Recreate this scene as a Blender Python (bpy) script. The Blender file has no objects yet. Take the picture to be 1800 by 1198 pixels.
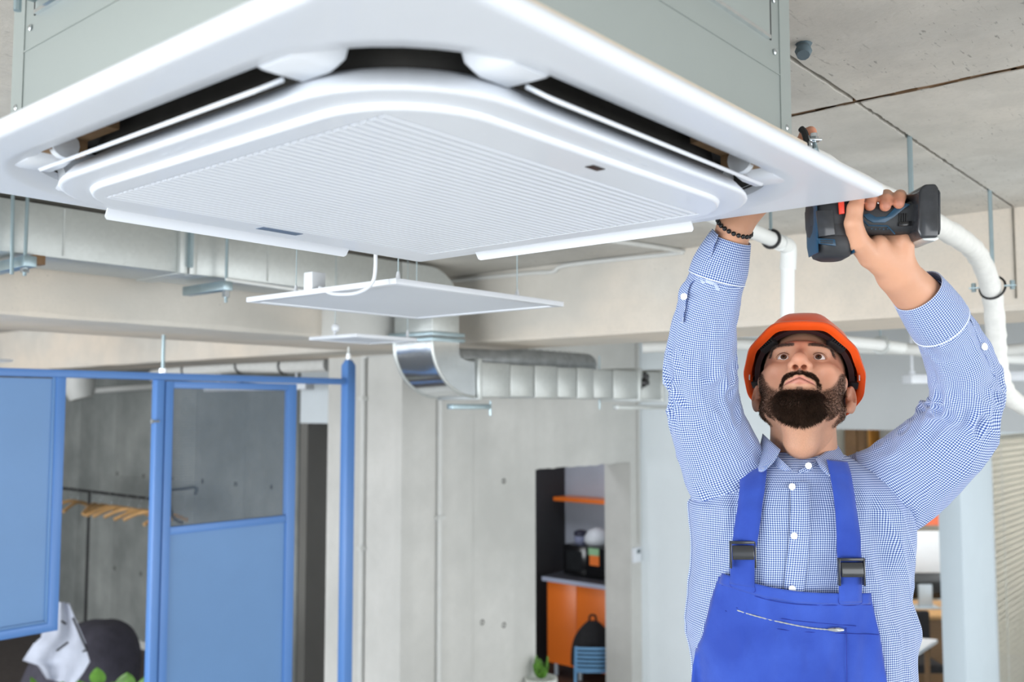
import bpy, bmesh, math, random
import numpy as np
from mathutils import Vector, Matrix

SC = bpy.context.scene
COL = SC.collection
H = 2.44                      # eye height of the photographer above the floor
F_PX, YAW, PIT = 1666.0, math.radians(40.17), math.radians(4.108)

# ------------------------------------------------------------------ camera, sky, daylight, added fill lights, exposure
c_fwd = np.array([math.cos(YAW)*math.cos(PIT), math.sin(YAW)*math.cos(PIT), math.sin(PIT)])
c_right = np.array([math.sin(YAW), -math.cos(YAW), 0.0])
c_up = np.cross(c_right, c_fwd)
cam = bpy.data.cameras.new('camera'); cam_o = bpy.data.objects.new('camera', cam); COL.objects.link(cam_o)
cam_o.matrix_world = Matrix(((c_right[0], c_up[0], -c_fwd[0], 0), (c_right[1], c_up[1], -c_fwd[1], 0),
                             (c_right[2], c_up[2], -c_fwd[2], H), (0, 0, 0, 1)))
cam.sensor_width = 36.0; cam.lens = F_PX/1800*36.0; cam.clip_start = 0.02; cam.clip_end = 200
cam.dof.use_dof = True; cam.dof.focus_distance = 1.68; cam.dof.aperture_fstop = 4.0
SC.camera = cam_o

wd = bpy.data.worlds.new('overcast_sky'); SC.world = wd; wd.use_nodes = True
wn = wd.node_tree.nodes; wn['Background'].inputs[0].default_value = (0.86, 0.93, 1.0, 1); wn['Background'].inputs[1].default_value = 1.5

def area(name, loc, target, sx, sy, power, col=(1, 1, 1)):
    l = bpy.data.lights.new(name, 'AREA'); l.shape = 'RECTANGLE'; l.size = sx; l.size_y = sy; l.energy = power; l.color = col
    o = bpy.data.objects.new(name, l); COL.objects.link(o); o.location = loc
    o.rotation_euler = (Vector(target)-Vector(loc)).to_track_quat('-Z', 'Y').to_euler(); return o
area('window_daylight', (-4.7, 5.0, 1.7), (3, 4.6, 1.6), 10.5, 2.3, 800, (0.95, 0.98, 1.0))
area('window_daylight', (2.8, -4.5, 1.7), (2.8, 3, 1.7), 9.5, 2.3, 340, (0.97, 0.99, 1.0))
area('office_fill', (8.6, -1.2, 1.9), (8.4, 3, 1.4), 3.0, 1.8, 60, (0.97, 0.99, 1.0))  # unseen fill light added to brighten the office
area('office_top_fill', (8.7, 2.6, 2.9), (8.7, 2.6, 0), 1.6, 0.6, 55, (1, 0.98, 0.95))  # second added fill for the office, from above, no fixture there
area('kitchen_fill', (6.2, 5.3, 2.9), (6.6, 5.3, 0), 0.5, 0.5, 15, (0.9, 0.93, 1.0))  # added fill that lifts the dim kitchen, no lamp fitting there
area('back_room_fill', (0.4, 7.6, 2.0), (5, 7.6, 1.2), 2.0, 1.6, 6, (0.9, 0.95, 1.0))  # weak fill added inside the back room, not at a window

vs = SC.view_settings
vs.view_transform = 'Standard'; vs.look = 'None'; vs.gamma = 1.0; vs.use_curve_mapping = False; vs.exposure = -0.24
SC.cycles.max_bounces = 8; SC.cycles.diffuse_bounces = 5

# ------------------------------------------------------------------ materials
def srgb(r, g=None, b=None):
    if g is None: r, g, b = r
    return tuple((c/12.92 if c <= 0.04045 else ((c+0.055)/1.055)**2.4) for c in (r/255., g/255., b/255.)) + (1.0,)
class NT:
    def __init__(s, name):
        s.m = bpy.data.materials.new(name); s.m.use_nodes = True; s.t = s.m.node_tree; s.b = s.t.nodes['Principled BSDF']
    def n(s, typ, **kw):
        o = s.t.nodes.new(typ)
        for k, v in kw.items():
            if k.startswith('i_'):
                key = k[2:]; key = int(key) if key.isdigit() else key.replace('_', ' ')
                o.inputs[key].default_value = v
            else: setattr(o, k, v)
        return o
    def l(s, a, b): s.t.links.new(a, b)
    def coord(s, which='Object'): return s.n('ShaderNodeTexCoord').outputs[which]
    def noise(s, co, scale, detail=4, rough=0.55, sc=None):
        if sc:
            mp = s.n('ShaderNodeMapping'); mp.inputs['Scale'].default_value = sc; s.l(co, mp.inputs[0]); co = mp.outputs[0]
        o = s.n('ShaderNodeTexNoise'); o.inputs['Scale'].default_value = scale; o.inputs['Detail'].default_value = detail
        o.inputs['Roughness'].default_value = rough; s.l(co, o.inputs['Vector']); return o.outputs['Fac']
    def ramp(s, fac, stops):
        o = s.n('ShaderNodeValToRGB'); e = o.color_ramp.elements
        while len(e) > len(stops): e.remove(e[-1])
        while len(e) < len(stops): e.new(1.0)
        for k, (p, c) in zip(e, stops):
            k.position = p; k.color = c if isinstance(c, tuple) else (c, c, c, 1)
        s.l(fac, o.inputs[0]); return o.outputs[0]
    def mix(s, fac, a, b, mode='MIX'):
        o = s.n('ShaderNodeMix', data_type='RGBA', blend_type=mode)
        for sock, v in ((o.inputs[0], fac), (o.inputs[6], a), (o.inputs[7], b)):
            if hasattr(v, 'links'): s.l(v, sock)
            else: sock.default_value = v
        return o.outputs[2]
    def math(s, op, a, b=0.5):
        o = s.n('ShaderNodeMath', operation=op)
        for sock, v in ((o.inputs[0], a), (o.inputs[1], b)):
            if hasattr(v, 'links'): s.l(v, sock)
            else: sock.default_value = v
        return o.outputs[0]
    def bump(s, h, strength=0.3, dist=0.01):
        o = s.n('ShaderNodeBump'); o.inputs['Strength'].default_value = strength; o.inputs['Distance'].default_value = dist
        s.l(h, o.inputs['Height']); s.l(o.outputs[0], s.b.inputs['Normal'])
    def setc(s, c):
        if hasattr(c, 'links'): s.l(c, s.b.inputs['Base Color'])
        else: s.b.inputs['Base Color'].default_value = c

def plain(name, col, rough=0.5, metal=0.0, var=0.06, scale=14, bump=0.0, spec=0.5, coat=0.0):
    t = NT(name); c = srgb(col)
    n = t.noise(t.coord(), scale, 5)
    d = tuple(max(0, x*(1-var*2)) for x in c[:3]) + (1,)
    u = tuple(min(1, x*(1+var)) for x in c[:3]) + (1,)
    t.setc(t.ramp(n, [(0.3, d), (0.7, u)]))
    t.b.inputs['Roughness'].default_value = rough; t.b.inputs['Metallic'].default_value = metal
    t.b.inputs['Specular IOR Level'].default_value = spec; t.b.inputs['Coat Weight'].default_value = coat
    if bump: t.bump(t.noise(t.coord(), scale*8, 3), bump, 0.002)
    return t.m

def concrete(name, base, dark, warm=None, bands=None, pits=0.5, stain=0.5, randv=0.0, scratch=0.0):
    t = NT(name); co = t.coord()
    big = t.noise(co, 1.1, 5, 0.6); mid = t.noise(co, 7, 6, 0.62); fine = t.noise(co, 90, 3, 0.6)
    c = t.mix(t.ramp(big, [(0.35, 0.0), (0.68, 1.0)]), srgb(dark), srgb(base))
    if warm: c = t.mix(t.ramp(t.noise(co, 0.9, 3, 0.5, (1, 1, 1.7)), [(0.42, 0.0), (0.62, 1.0)]), c, srgb(warm))
    c = t.mix(t.math('MULTIPLY', t.ramp(mid, [(0.40, 1.0), (0.56, 0.0)]), stain*0.35), c, srgb(dark))
    c = t.mix(t.math('MULTIPLY', t.ramp(fine, [(0.36, 1.0), (0.5, 0.0)]), 0.16), c, srgb(dark))
    if bands:   # faint vertical formwork board marks
        nb = t.noise(co, bands, 2, 0.4, (1, 1, 0.03))
        c = t.mix(t.math('MULTIPLY', t.ramp(nb, [(0.4, 1.0), (0.6, 0.0)]), 0.32), c, srgb(dark))
    if randv:
        oi = t.n('ShaderNodeObjectInfo')
        c = t.mix(t.math('MULTIPLY', oi.outputs['Random'], randv), c, srgb(dark))
    if scratch:  # scuffs and dark dashes left by the formwork
        ns = t.noise(co, 26, 3, 0.6, (1.0, 4.5, 1.0)); nm = t.noise(co, 1.7, 3, 0.6)
        c = t.mix(t.math('MULTIPLY', t.math('MULTIPLY', t.ramp(ns, [(0.62, 0.0), (0.70, 1.0)]), t.ramp(nm, [(0.44, 0.0), (0.6, 1.0)])), scratch), c, srgb(tuple(x*0.5 for x in dark)))
        cl = t.noise(co, 0.75, 5, 0.7)
        c = t.mix(t.math('MULTIPLY', t.ramp(cl, [(0.40, 1.0), (0.58, 0.0)]), 0.42*scratch), c, srgb(tuple(x*0.82 for x in dark)))
    v = t.n('ShaderNodeTexVoronoi'); v.inputs['Scale'].default_value = 26; t.l(co, v.inputs['Vector'])
    pit = t.ramp(v.outputs['Distance'], [(0.03, 1.0), (0.085, 0.0)])
    pit = t.math('MULTIPLY', pit, t.ramp(t.noise(co, 5, 3), [(0.5, 0.0), (0.62, 1.0)]))
    c = t.mix(t.math('MULTIPLY', pit, pits), c, srgb(tuple(x*0.55 for x in dark)))
    t.setc(c); t.b.inputs['Roughness'].default_value = 0.85; t.b.inputs['Specular IOR Level'].default_value = 0.25
    h = t.math('SUBTRACT', t.math('ADD', t.math('MULTIPLY', mid, 0.6), t.math('MULTIPLY', fine, 0.3)), pit)
    t.bump(h, 0.35, 0.006); return t.m

def galvanized(name, col, rough=0.42, metal=0.75):
    t = NT(name); co = t.coord()
    v = t.n('ShaderNodeTexVoronoi'); v.inputs['Scale'].default_value = 70; t.l(co, v.inputs['Vector'])
    c = srgb(col); d = tuple(x*0.92 for x in c[:3])+(1,)
    bw = t.n('ShaderNodeRGBToBW'); t.l(v.outputs['Color'], bw.inputs[0])
    t.setc(t.ramp(t.math('ADD', t.math('MULTIPLY', bw.outputs[0], 0.5), t.math('MULTIPLY', t.noise(co, 2.5, 4), 0.5)), [(0.25, d), (0.75, c)]))
    t.b.inputs['Metallic'].default_value = metal; t.b.inputs['Roughness'].default_value = rough
    t.bump(t.noise(co, 3.5, 2), 0.12, 0.02); return t.m

def gingham(name, period=0.0048):
    t = NT(name); uv = t.coord('UV'); sx = t.n('ShaderNodeSeparateXYZ'); t.l(uv, sx.inputs[0])
    def stripe(o):
        w = t.math('FRACT', t.math('DIVIDE', o, period), 0)
        a = t.math('ABSOLUTE', t.math('SUBTRACT', w, 0.5), 0)
        return t.ramp(a, [(0.22, 0.0), (0.30, 1.0)])
    s = t.math('ADD', stripe(sx.outputs[0]), stripe(sx.outputs[1]))
    c = t.ramp(t.math('MULTIPLY', s, 0.5), [(0.0, srgb(216, 224, 240)), (0.5, srgb(122, 145, 196)), (1.0, srgb(32, 50, 112))])
    t.setc(c); t.b.inputs['Roughness'].default_value = 0.85; t.b.inputs['Specular IOR Level'].default_value = 0.2
    t.b.inputs['Sheen Weight'].default_value = 0.15
    t.bump(t.noise(t.coord(), 55, 4, 0.5), 0.25, 0.004); return t.m

M = {}
M['concrete_beam'] = concrete('beam_concrete', (221, 216, 207), (193, 189, 181), (225, 213, 198), pits=0.6)
M['concrete_ceiling'] = concrete('ceiling_concrete', (214, 212, 206), (180, 177, 170), (214, 208, 198), pits=0.7, stain=0.9, scratch=0.6)
M['concrete_wall'] = concrete('wall_concrete', (220, 219, 215), (192, 192, 188), None, bands=5.0, pits=0.35, randv=0.25)
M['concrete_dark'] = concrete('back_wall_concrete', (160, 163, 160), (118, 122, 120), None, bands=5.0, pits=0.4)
M['crack'] = concrete('joint_fill', (110, 98, 80), (48, 44, 38), (150, 112, 66), pits=0.8)
M['end_shade'] = plain('charcoal_painted_shade', (56, 56, 59), .8, var=.03)  # near-black colour, paints the shade at the kitchen's left
M['tie'] = plain('dark_tie_hole', (62, 60, 57), .9)
M['joint'] = plain('grey_cold_joint', (128, 122, 112), .9, var=.15)
M['floor'] = plain('floor_screed', (204, 204, 202), 0.55, var=0.08, scale=3)
M['floor_dark'] = plain('floor_dark_boards', (92, 66, 52), 0.5, var=0.12, scale=6)
M['white_wall'] = plain('white_painted_plaster', (228, 236, 241), 0.75, var=0.015, scale=3)
M['pillar'] = plain('pale_grey_pillar_paint', (188, 201, 210), .7, var=.015, scale=3)
M['grey_wall'] = plain('grey_painted_plaster', (176, 182, 194), 0.75, var=0.03, scale=3)
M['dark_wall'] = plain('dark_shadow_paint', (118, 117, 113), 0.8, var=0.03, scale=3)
M['white_plastic'] = plain('white_plastic', (222, 226, 232), 0.38, var=0.008, scale=5, coat=0.12)
M['white_matte'] = plain('white_matte_plastic', (222, 226, 230), 0.6, var=0.01, scale=5)
M['diffuser'] = plain('lamp_diffuser', (214, 219, 226), 0.5, var=0.01, scale=4)
M['cavity'] = plain('black_foam_liner', (60, 58, 55), 0.85, var=0.1, scale=30)
M['cavity_brown'] = plain('brown_foam', (146, 116, 84), 0.85, var=0.1, scale=30)
M['gasket'] = plain('tan_gasket_foam', (196, 184, 168), 0.9, var=0.05, scale=30)
M['box_metal'] = plain('grey_sheet_steel', (150, 157, 154), 0.5, 0.3, var=0.015, scale=3)
M['galv'] = galvanized('galvanized_steel', (196, 200, 198), 0.4, 0.6)
M['galv_shiny'] = galvanized('bright_galvanized_steel', (226, 230, 232), 0.16, 0.95)
M['zinc'] = plain('zinc_plated_steel', (160, 178, 184), 0.35, 0.8, var=0.05)
M['chrome'] = plain('chrome_steel', (205, 210, 214), 0.18, 1.0, var=0.03)
M['white_wrap'] = plain('white_wrapping_tape', (226, 226, 222), 0.65, var=0.04, scale=40, bump=0.3)
M['white_pipe'] = plain('white_pvc', (230, 232, 230), 0.45, var=0.01)
M['grey_pipe'] = plain('light_grey_conduit', (205, 206, 203), 0.5, var=0.02)
M['black_rubber'] = plain('black_rubber', (30, 30, 32), 0.6, var=0.1)
M['blue_paint'] = plain('blue_powder_coat', (100, 140, 188), 0.42, var=0.03, scale=2)
M['blue_frame'] = plain('blue_frame_paint', (84, 130, 194), 0.4, var=0.02, scale=2)
M['foil'] = plain('crinkled_foil', (180, 184, 186), 0.4, 0.6, var=0.12, scale=20, bump=0.8)
M['wood_light'] = plain('light_wood', (205, 160, 105), 0.55, var=0.12, scale=9)
M['wood_amber'] = plain('amber_wood', (190, 140, 70), 0.5, var=0.15, scale=4)
M['wood_brown'] = plain('brown_wood', (122, 92, 60), 0.55, var=0.12, scale=4)
M['orange_lam'] = plain('orange_laminate', (242, 122, 40), 0.35, var=0.02, scale=2)
M['worktop'] = plain('dark_worktop', (70, 70, 76), 0.4, var=0.08, scale=20)
M['worktop_edge'] = plain('pale_worktop_edge', (176, 184, 206), 0.45, var=0.03)
M['black_gloss'] = plain('black_gloss', (22, 22, 24), 0.18, var=0.05)
M['black_fabric'] = plain('black_fabric', (34, 33, 36), 0.9, var=0.15, scale=25, bump=0.4)
M['dark_fabric'] = plain('charcoal_fabric', (74, 72, 84), 0.9, var=0.12, scale=12, bump=0.3)
M['grey_cloth'] = plain('pale_grey_cloth', (200, 206, 222), 0.85, var=0.05, scale=10, bump=0.2)
M['chair_blue'] = plain('pale_blue_enamel', (120, 172, 216), 0.4, var=0.03)
M['leaf'] = plain('green_leaf', (92, 140, 50), 0.45, var=0.2, scale=18)
M['soil_pot'] = plain('white_ceramic', (214, 216, 210), 0.4, var=0.03)
M['paper_white'] = plain('white_board', (240, 244, 250), 0.5, var=0.01)
M['orange_red'] = plain('orange_red_band', (240, 120, 80), 0.5, var=0.03)
M['pink'] = plain('pale_pink_paper', (246, 226, 220), 0.6, var=0.02)
M['blind'] = plain('cream_blind_slat', (200, 194, 182), 0.55, var=0.05)
M['alu'] = plain('pale_aluminium', (190, 202, 212), 0.4, 0.2, var=0.02)
M['glass'] = None
g = NT('clear_glass'); g.b.inputs['Transmission Weight'].default_value = 1.0; g.b.inputs['Roughness'].default_value = 0.02; g.b.inputs['IOR'].default_value = 1.1
g.setc((0.95, 0.98, 0.98, 1)); M['glass'] = g.m

# ------------------------------------------------------------------ object helpers
ORG = {}
def raw(name, data): 
    o = bpy.data.objects.new(name, data); COL.objects.link(o); return o
def tag(o, label=None, cat=None, group=None, kind=None):
    if label: o['label'] = label
    if cat: o['category'] = cat
    if group: o['group'] = group
    if kind: o['kind'] = kind
    return o
def thing(name, loc, label, cat, group=None):
    o = raw(name, None); o.location = loc; o.empty_display_size = 0.05; ORG[o.name] = Vector(loc)
    return tag(o, label, cat, group)
class MB:
    def __init__(s): s.v = []; s.f = []; s.uv = None; s.mi = []
    def add(s, vs, fs, mi=0):
        n = len(s.v); s.v.extend([tuple(map(float, p)) for p in vs]); s.f.extend([tuple(i+n for i in f) for f in fs]); s.mi.extend([mi]*len(fs)); return s
    def box(s, x0, x1, y0, y1, z0, z1, mi=0):
        return s.add([(x0,y0,z0),(x1,y0,z0),(x1,y1,z0),(x0,y1,z0),(x0,y0,z1),(x1,y0,z1),(x1,y1,z1),(x0,y1,z1)],
              [(3,2,1,0),(4,5,6,7),(0,1,5,4),(1,2,6,5),(2,3,7,6),(3,0,4,7)], mi)
    def obox(s, c, a, b, n, ha, hb, hn, mi=0):
        c = Vector(c); a = Vector(a).normalized()*ha; b = Vector(b).normalized()*hb; n = Vector(n).normalized()*hn
        P = [c-a-b-n, c+a-b-n, c+a+b-n, c-a+b-n, c-a-b+n, c+a-b+n, c+a+b+n, c-a+b+n]
        return s.add(P, [(3,2,1,0),(4,5,6,7),(0,1,5,4),(1,2,6,5),(2,3,7,6),(3,0,4,7)], mi)
    def loft(s, rings, cap=True, close=True, mi=0):
        n = len(rings[0]); base = len(s.v)
        for r in rings: s.v.extend([tuple(map(float, p)) for p in r])
        for i in range(len(rings)-1):
            for j in range(n if close else n-1):
                k = (j+1) % n
                s.f.append((base+i*n+j, base+i*n+k, base+(i+1)*n+k, base+(i+1)*n+j)); s.mi.append(mi)
        if cap:
            s.f.append(tuple(base+j for j in reversed(range(n)))); s.f.append(tuple(base+(len(rings)-1)*n+j for j in range(n))); s.mi.extend([mi, mi])
        return s
    def tube(s, pts, r, n=10, mi=0, cap=True, sx=1.0):
        pts = [Vector(p) for p in pts]; rs = r if isinstance(r, (list, tuple)) else [r]*len(pts)
        t0 = (pts[1]-pts[0]).normalized(); u = t0.orthogonal().normalized(); rings = []
        for i, p in enumerate(pts):
            t = (pts[min(i+1, len(pts)-1)]-pts[max(i-1, 0)]).normalized()
            u = (u-t*u.dot(t)).normalized(); w = t.cross(u)
            rings.append([p+(u*math.cos(2*math.pi*k/n)*sx+w*math.sin(2*math.pi*k/n))*rs[i] for k in range(n)])
        return s.loft(rings, cap, True, mi)
    def lathe(s, prof, c=(0,0,0), ax=(0,0,1), n=24, mi=0, cap=True):
        ax = Vector(ax).normalized(); u = ax.orthogonal().normalized(); w = ax.cross(u); c = Vector(c)
        return s.loft([[c+ax*z+(u*math.cos(2*math.pi*k/n)+w*math.sin(2*math.pi*k/n))*max(r, 1e-5) for k in range(n)] for r, z in prof], cap, True, mi)
    def prism(s, poly, off, mi=0):
        off = Vector(off); P = [Vector(p) for p in poly]; return s.loft([P, [p+off for p in P]], True, True, mi)
    def sheet(s, G, th, nrm=None, mi=0):
        """G[i][j] grid of points -> a thin two sided cloth of thickness th"""
        G = np.array(G, float); ni, nj = G.shape[:2]
        du = np.gradient(G, axis=0); dv = np.gradient(G, axis=1); N = np.cross(du, dv); N /= np.linalg.norm(N, axis=2, keepdims=True)+1e-12
        A = (G+N*th/2).reshape(-1, 3); B = (G-N*th/2).reshape(-1, 3); n = ni*nj; base = len(s.v)
        s.v.extend(map(tuple, A.tolist())); s.v.extend(map(tuple, B.tolist())); id = lambda i, j: i*nj+j
        fs = []
        for i in range(ni-1):
            for j in range(nj-1):
                fs.append((id(i,j), id(i+1,j), id(i+1,j+1), id(i,j+1))); fs.append((n+id(i,j), n+id(i,j+1), n+id(i+1,j+1), n+id(i+1,j)))
        edge = [(i, 0) for i in range(ni)]+[(ni-1, j) for j in range(1, nj)]+[(i, nj-1) for i in range(ni-2, -1, -1)]+[(0, j) for j in range(nj-2, 0, -1)]
        for k in range(len(edge)):
            a = id(*edge[k]); b = id(*edge[(k+1) % len(edge)]); fs.append((b, a, n+a, n+b))
        s.f.extend([tuple(base+q for q in f) for f in fs]); s.mi.extend([mi]*len(fs)); return s
def world_org(o):
    return ORG.get(o.name, Vector((0, 0, 0)))
def obj(name, mb, mats, parent=None, bevel=0.0, seg=2, smooth=35, org=None, label=None, kind=None):
    """one mesh object; mesh points are given in world space and stored relative to the parent's (or own) origin"""
    me = bpy.data.meshes.new(name)
    if parent is not None: O = world_org(parent)
    elif org is not None: O = Vector(org)
    else: O = Vector((0, 0, 0))
    me.from_pydata([(p[0]-O.x, p[1]-O.y, p[2]-O.z) for p in mb.v], [], mb.f)
    mats = mats if isinstance(mats, (list, tuple)) else [mats]
    for m in mats: me.materials.append(m)
    if len(mats) > 1: me.polygons.foreach_set('material_index', mb.mi)
    bm = bmesh.new(); bm.from_mesh(me)
    bmesh.ops.recalc_face_normals(bm, faces=bm.faces)
    if bevel > 0:
        es = [e for e in bm.edges if len(e.link_faces) == 2 and e.calc_face_angle(0) > 0.6]
        bmesh.ops.bevel(bm, geom=es, offset=bevel, segments=seg, profile=0.5, affect='EDGES', clamp_overlap=True)
    bm.to_mesh(me); bm.free()
    if smooth:
        me.polygons.foreach_set('use_smooth', [True]*len(me.polygons)); me.set_sharp_from_angle(angle=math.radians(smooth))
    o = raw(name, me)
    if parent is not None: o.parent = parent; ORG[o.name] = O
    else: o.location = O; ORG[o.name] = O
    if label: o['label'] = label
    if kind: o['kind'] = kind
    return o
def inst(src, name, parent, delta):
    o = bpy.data.objects.new(name, src.data); COL.objects.link(o); o.parent = parent; o.location = Vector(delta); ORG[o.name] = ORG[parent.name]; return o
def struct(name, mb, mat, **k):
    o = obj(name, mb, mat, **k); o['kind'] = 'structure'; return o
def px(x, y, d):
    """point seen at x, y of the measured photograph, d metres in front of the lens plane"""
    p = (c_fwd + c_right*(x-900)/F_PX + c_up*(599-y)/F_PX)*d
    return Vector((p[0], p[1], p[2]+H))
def ray(x, y): return c_right*(x-900)+c_up*(599-y)+c_fwd*F_PX
def onX(x, y, X): r = ray(x, y); p = r*(X/r[0]); return Vector((p[0], p[1], p[2]+H))
def onY(x, y, Y): r = ray(x, y); p = r*(Y/r[1]); return Vector((p[0], p[1], p[2]+H))
def onZ(x, y, Z): r = ray(x, y); p = r*((Z-H)/r[2]); return Vector((p[0], p[1], p[2]+H))
def smoothpath(pts, n=8):
    P = [Vector(p) for p in pts]; P = [P[0]*2-P[1]]+P+[P[-1]*2-P[-2]]; out = []
    for i in range(1, len(P)-2):
        for k in range(n):
            t = k/n; a, b, c, d = P[i-1], P[i], P[i+1], P[i+2]
            out.append(0.5*((2*b)+(c-a)*t+(2*a-5*b+4*c-d)*t*t+(3*b-a-3*c+d)*t**3))
    out.append(P[-2]); return out
random.seed(4); RNG = np.random.default_rng(7)
# ------------------------------------------------------------------ the setting
CZ = H+0.69; SOF = H+0.337; YB0, YB1 = 3.555, 4.25; XB0, XB1 = 3.57, 4.10; YW = 4.30; XW = 6.75
struct('floor', MB().box(-5, 13, -5, 14, -0.15, 0), M['floor'])
struct('floor_kitchen', MB().box(4.9, 9, 4.5, 8.0, 0, 0.012), M['floor_dark'])
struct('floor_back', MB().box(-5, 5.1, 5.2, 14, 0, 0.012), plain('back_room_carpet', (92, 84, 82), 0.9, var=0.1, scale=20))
ceil = struct('ceiling', MB().box(-5, 13, -5, 14, CZ+0.03, CZ+0.3), M['crack'])
def slab(x0, x1, y0, y1):
    mb = MB(); n = 150
    # edges wobble a little, as cast against rough boards
    P = []
    def side(a, b):
        for k in range(n):
            t = k/n; p = Vector(a)*(1-t)+Vector(b)*t
            P.append((p.x+random.uniform(-.0022, .0022), p.y+random.uniform(-.0022, .0022), CZ))
    side((x0, y0, 0), (x1, y0, 0)); side((x1, y0, 0), (x1, y1, 0)); side((x1, y1, 0), (x0, y1, 0)); side((x0, y1, 0), (x0, y0, 0))
    mb.prism(P, (0, 0, 0.035))
    return obj('slab', mb, M['concrete_ceiling'], parent=ceil, smooth=0)
g = 0.006
slab(-5, 2.1-0.012, -5, 0.757-g); slab(2.1+0.012, XB0, -5, 0.757-g); slab(-5, 2.1-0.012, 0.757+g, YB0); slab(2.1+0.012, XB0, 0.757+g, YB0)
slab(XB1, 13, -5, YW); slab(-5, XB0, YB1, 14); slab(XB1, 13, YW+0.3, 14)
bits = MB()   # splintered shuttering timber left in the wide joint
for k in range(60):
    y = random.uniform(-1.2, 0.95); l = random.uniform(.02, .09)
    bits.obox((2.1+random.uniform(-.009, .009), y, CZ+0.008), (random.uniform(-.1, .1), 1, 0), (1, 0, 0), (0, 0, 1), l, random.uniform(.002, .005), .007)
obj('timber_splinter', bits, M['wood_brown'], parent=ceil, kind='stuff')

def rough_box(x0, x1, y0, y1, z0, z1, nx, nz, amp, axis):
    """a beam whose lower arrises are chipped: loft of profiles along the axis"""
    mb = MB(); rings = []; n = nx
    rng = np.random.default_rng(int(abs(x0*100+y0*10))+3)
    ch = np.convolve(rng.random(n+8), np.ones(3)/3, 'same')
    for i in range(n+1):
        t = i/n; c = max(0, ch[i+3]-0.35)*amp; w = (ch[i+5]-.5)*amp*.5
        if axis == 'x':
            x = x0+(x1-x0)*t
            rings.append([(x, y0, z1), (x, y0, z0+c+.01), (x, y0+c*.7+.004, z0+w*.3), (x, y1-.004, z0+w*.2), (x, y1, z0+.008), (x, y1, z1)])
        else:
            y = y0+(y1-y0)*t
            rings.append([(x0, y, z1), (x0, y, z0+c+.01), (x0+c*.7+.004, y, z0+w*.3), (x1-.004, y, z0+w*.2), (x1, y, z0+.008), (x1, y, z1)])
    return mb.loft(rings)
struct('beam_left', rough_box(-5, XB0, YB0, YB1, SOF, CZ+.03, 120, 1, 0.03, 'x'), M['concrete_beam'], smooth=20)
struct('beam_right', rough_box(XB0, XB1, -4.9, 13.8, SOF, CZ+.03, 150, 1, 0.03, 'y'), M['concrete_beam'], smooth=20)
struct('beam_block', MB().box(2.82, XB0-.001, 3.46, YB0+.1, SOF-.002, CZ+.02), M['concrete_wall'], bevel=.006)
jb = MB()     # vertical cold joint on the face of the right beam
jb.box(XB0-.004, XB0+.004, 0.757, 0.763, SOF+.04, CZ)
obj('joint_line', jb, M['joint'], parent=bpy.data.objects['beam_right'])

# concrete wall with its rough cut doorway, three formwork bays
wall = struct('wall_back', MB().box(4.04, XW, YW+.03, YW+.262, CZ-.02, CZ+.03), M['concrete_wall'])
DX0, DX1, DZ = 5.36, 6.60, H-0.434
b = [4.03, 4.67, DX0, DX1, XW]
for i in range(4):
    x0, x1 = b[i]+.0004, b[i+1]-.0004; i += 1; z0 = DZ if i == 3 else 0.0
    mb = MB(); off = [0, -.012, .003, .003, .003][i]
    if i == 3:
        rings = []
        n = 24
        for k in range(n+1):
            x = x0+(x1-x0)*k/n; zz = z0+random.uniform(-.006, .006)
            rings.append([(x, YW+off, CZ-.01), (x, YW+off, zz), (x, YW+.26, zz), (x, YW+.26, CZ-.01)])
        mb.loft(rings)
    else: mb.box(x0, x1, YW+off, YW+(.70 if i == 1 else .26), z0, CZ-.01)
    obj('panel', mb, M['concrete_wall'], parent=wall, bevel=.0008 if i != 3 else 0, smooth=20)
for p in ((885, 845), (885, 1098), (847, 1093)):
    q = onY(*p, YW+.006); obj('tie_hole', MB().lathe([(.019, 0), (.019, .004), (.012, .004), (.010, .0005)], (q.x, YW+.0055, q.z), (0, -1, 0), 14), M['tie'], parent=wall)

# white wall on the right: full height, then bulkhead over the office opening
struct('trim_3', MB().box(XW-.004, XW+.14, -4.9, 2.74, H-.145, CZ+.02), plain('grey_bulkhead_tone', (186, 190, 192), .75, var=.015, scale=3))  # one even light grey, darker than the white wall
wr = MB().box(XW, XW+.14, 2.742, YW+.30, 0, CZ+.02)
struct('wall_right', wr, M['white_wall'])
struct('trim_1', MB().box(6.60, 7.36, 1.775, 1.915, 0, H-.147), M['pillar'], bevel=.004)
struct('trim_2', MB().box(7.36, 7.46, 1.785, 1.905, 0, H-.147), M['alu'], bevel=.004)
# glazed partition with venetian blind, running away on the right
gw = MB().box(7.46, 11.2, 1.80, 1.808, 0.05, H-.19)
win = struct('window_1', MB().box(7.46, 11.2, 1.785, 1.905, H-.19, H-.14).box(7.46, 11.2, 1.785, 1.905, 0, .05).box(11.2, 11.26, 1.785, 1.905, 0, H-.14), M['alu'])
obj('pane', gw, M['glass'], parent=win, smooth=0)
# far parts of the white room behind the right wall
struct('wall_office', MB().box(10.6, 10.7, -4.9, 4.6, 0, CZ+.02), plain('office_back_wall', (176, 172, 160), .7, var=.03, scale=2))
struct('wall_office_side', MB().box(XW+.15, 10.6, 4.45, 4.55, 0, CZ+.02), M['white_wall'])
struct('wall_kitchen', MB().box(7.62, 7.72, 4.56, 8.0, 0, CZ+.02), M['grey_wall'])
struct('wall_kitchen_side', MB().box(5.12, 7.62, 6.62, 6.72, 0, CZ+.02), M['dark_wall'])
struct('wall_kitchen_shade', MB().box(5.9, 7.62, 5.74, 5.80, 0, CZ+.02), M['end_shade'])  # added wall piece, its dark colour stands in for shade
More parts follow.
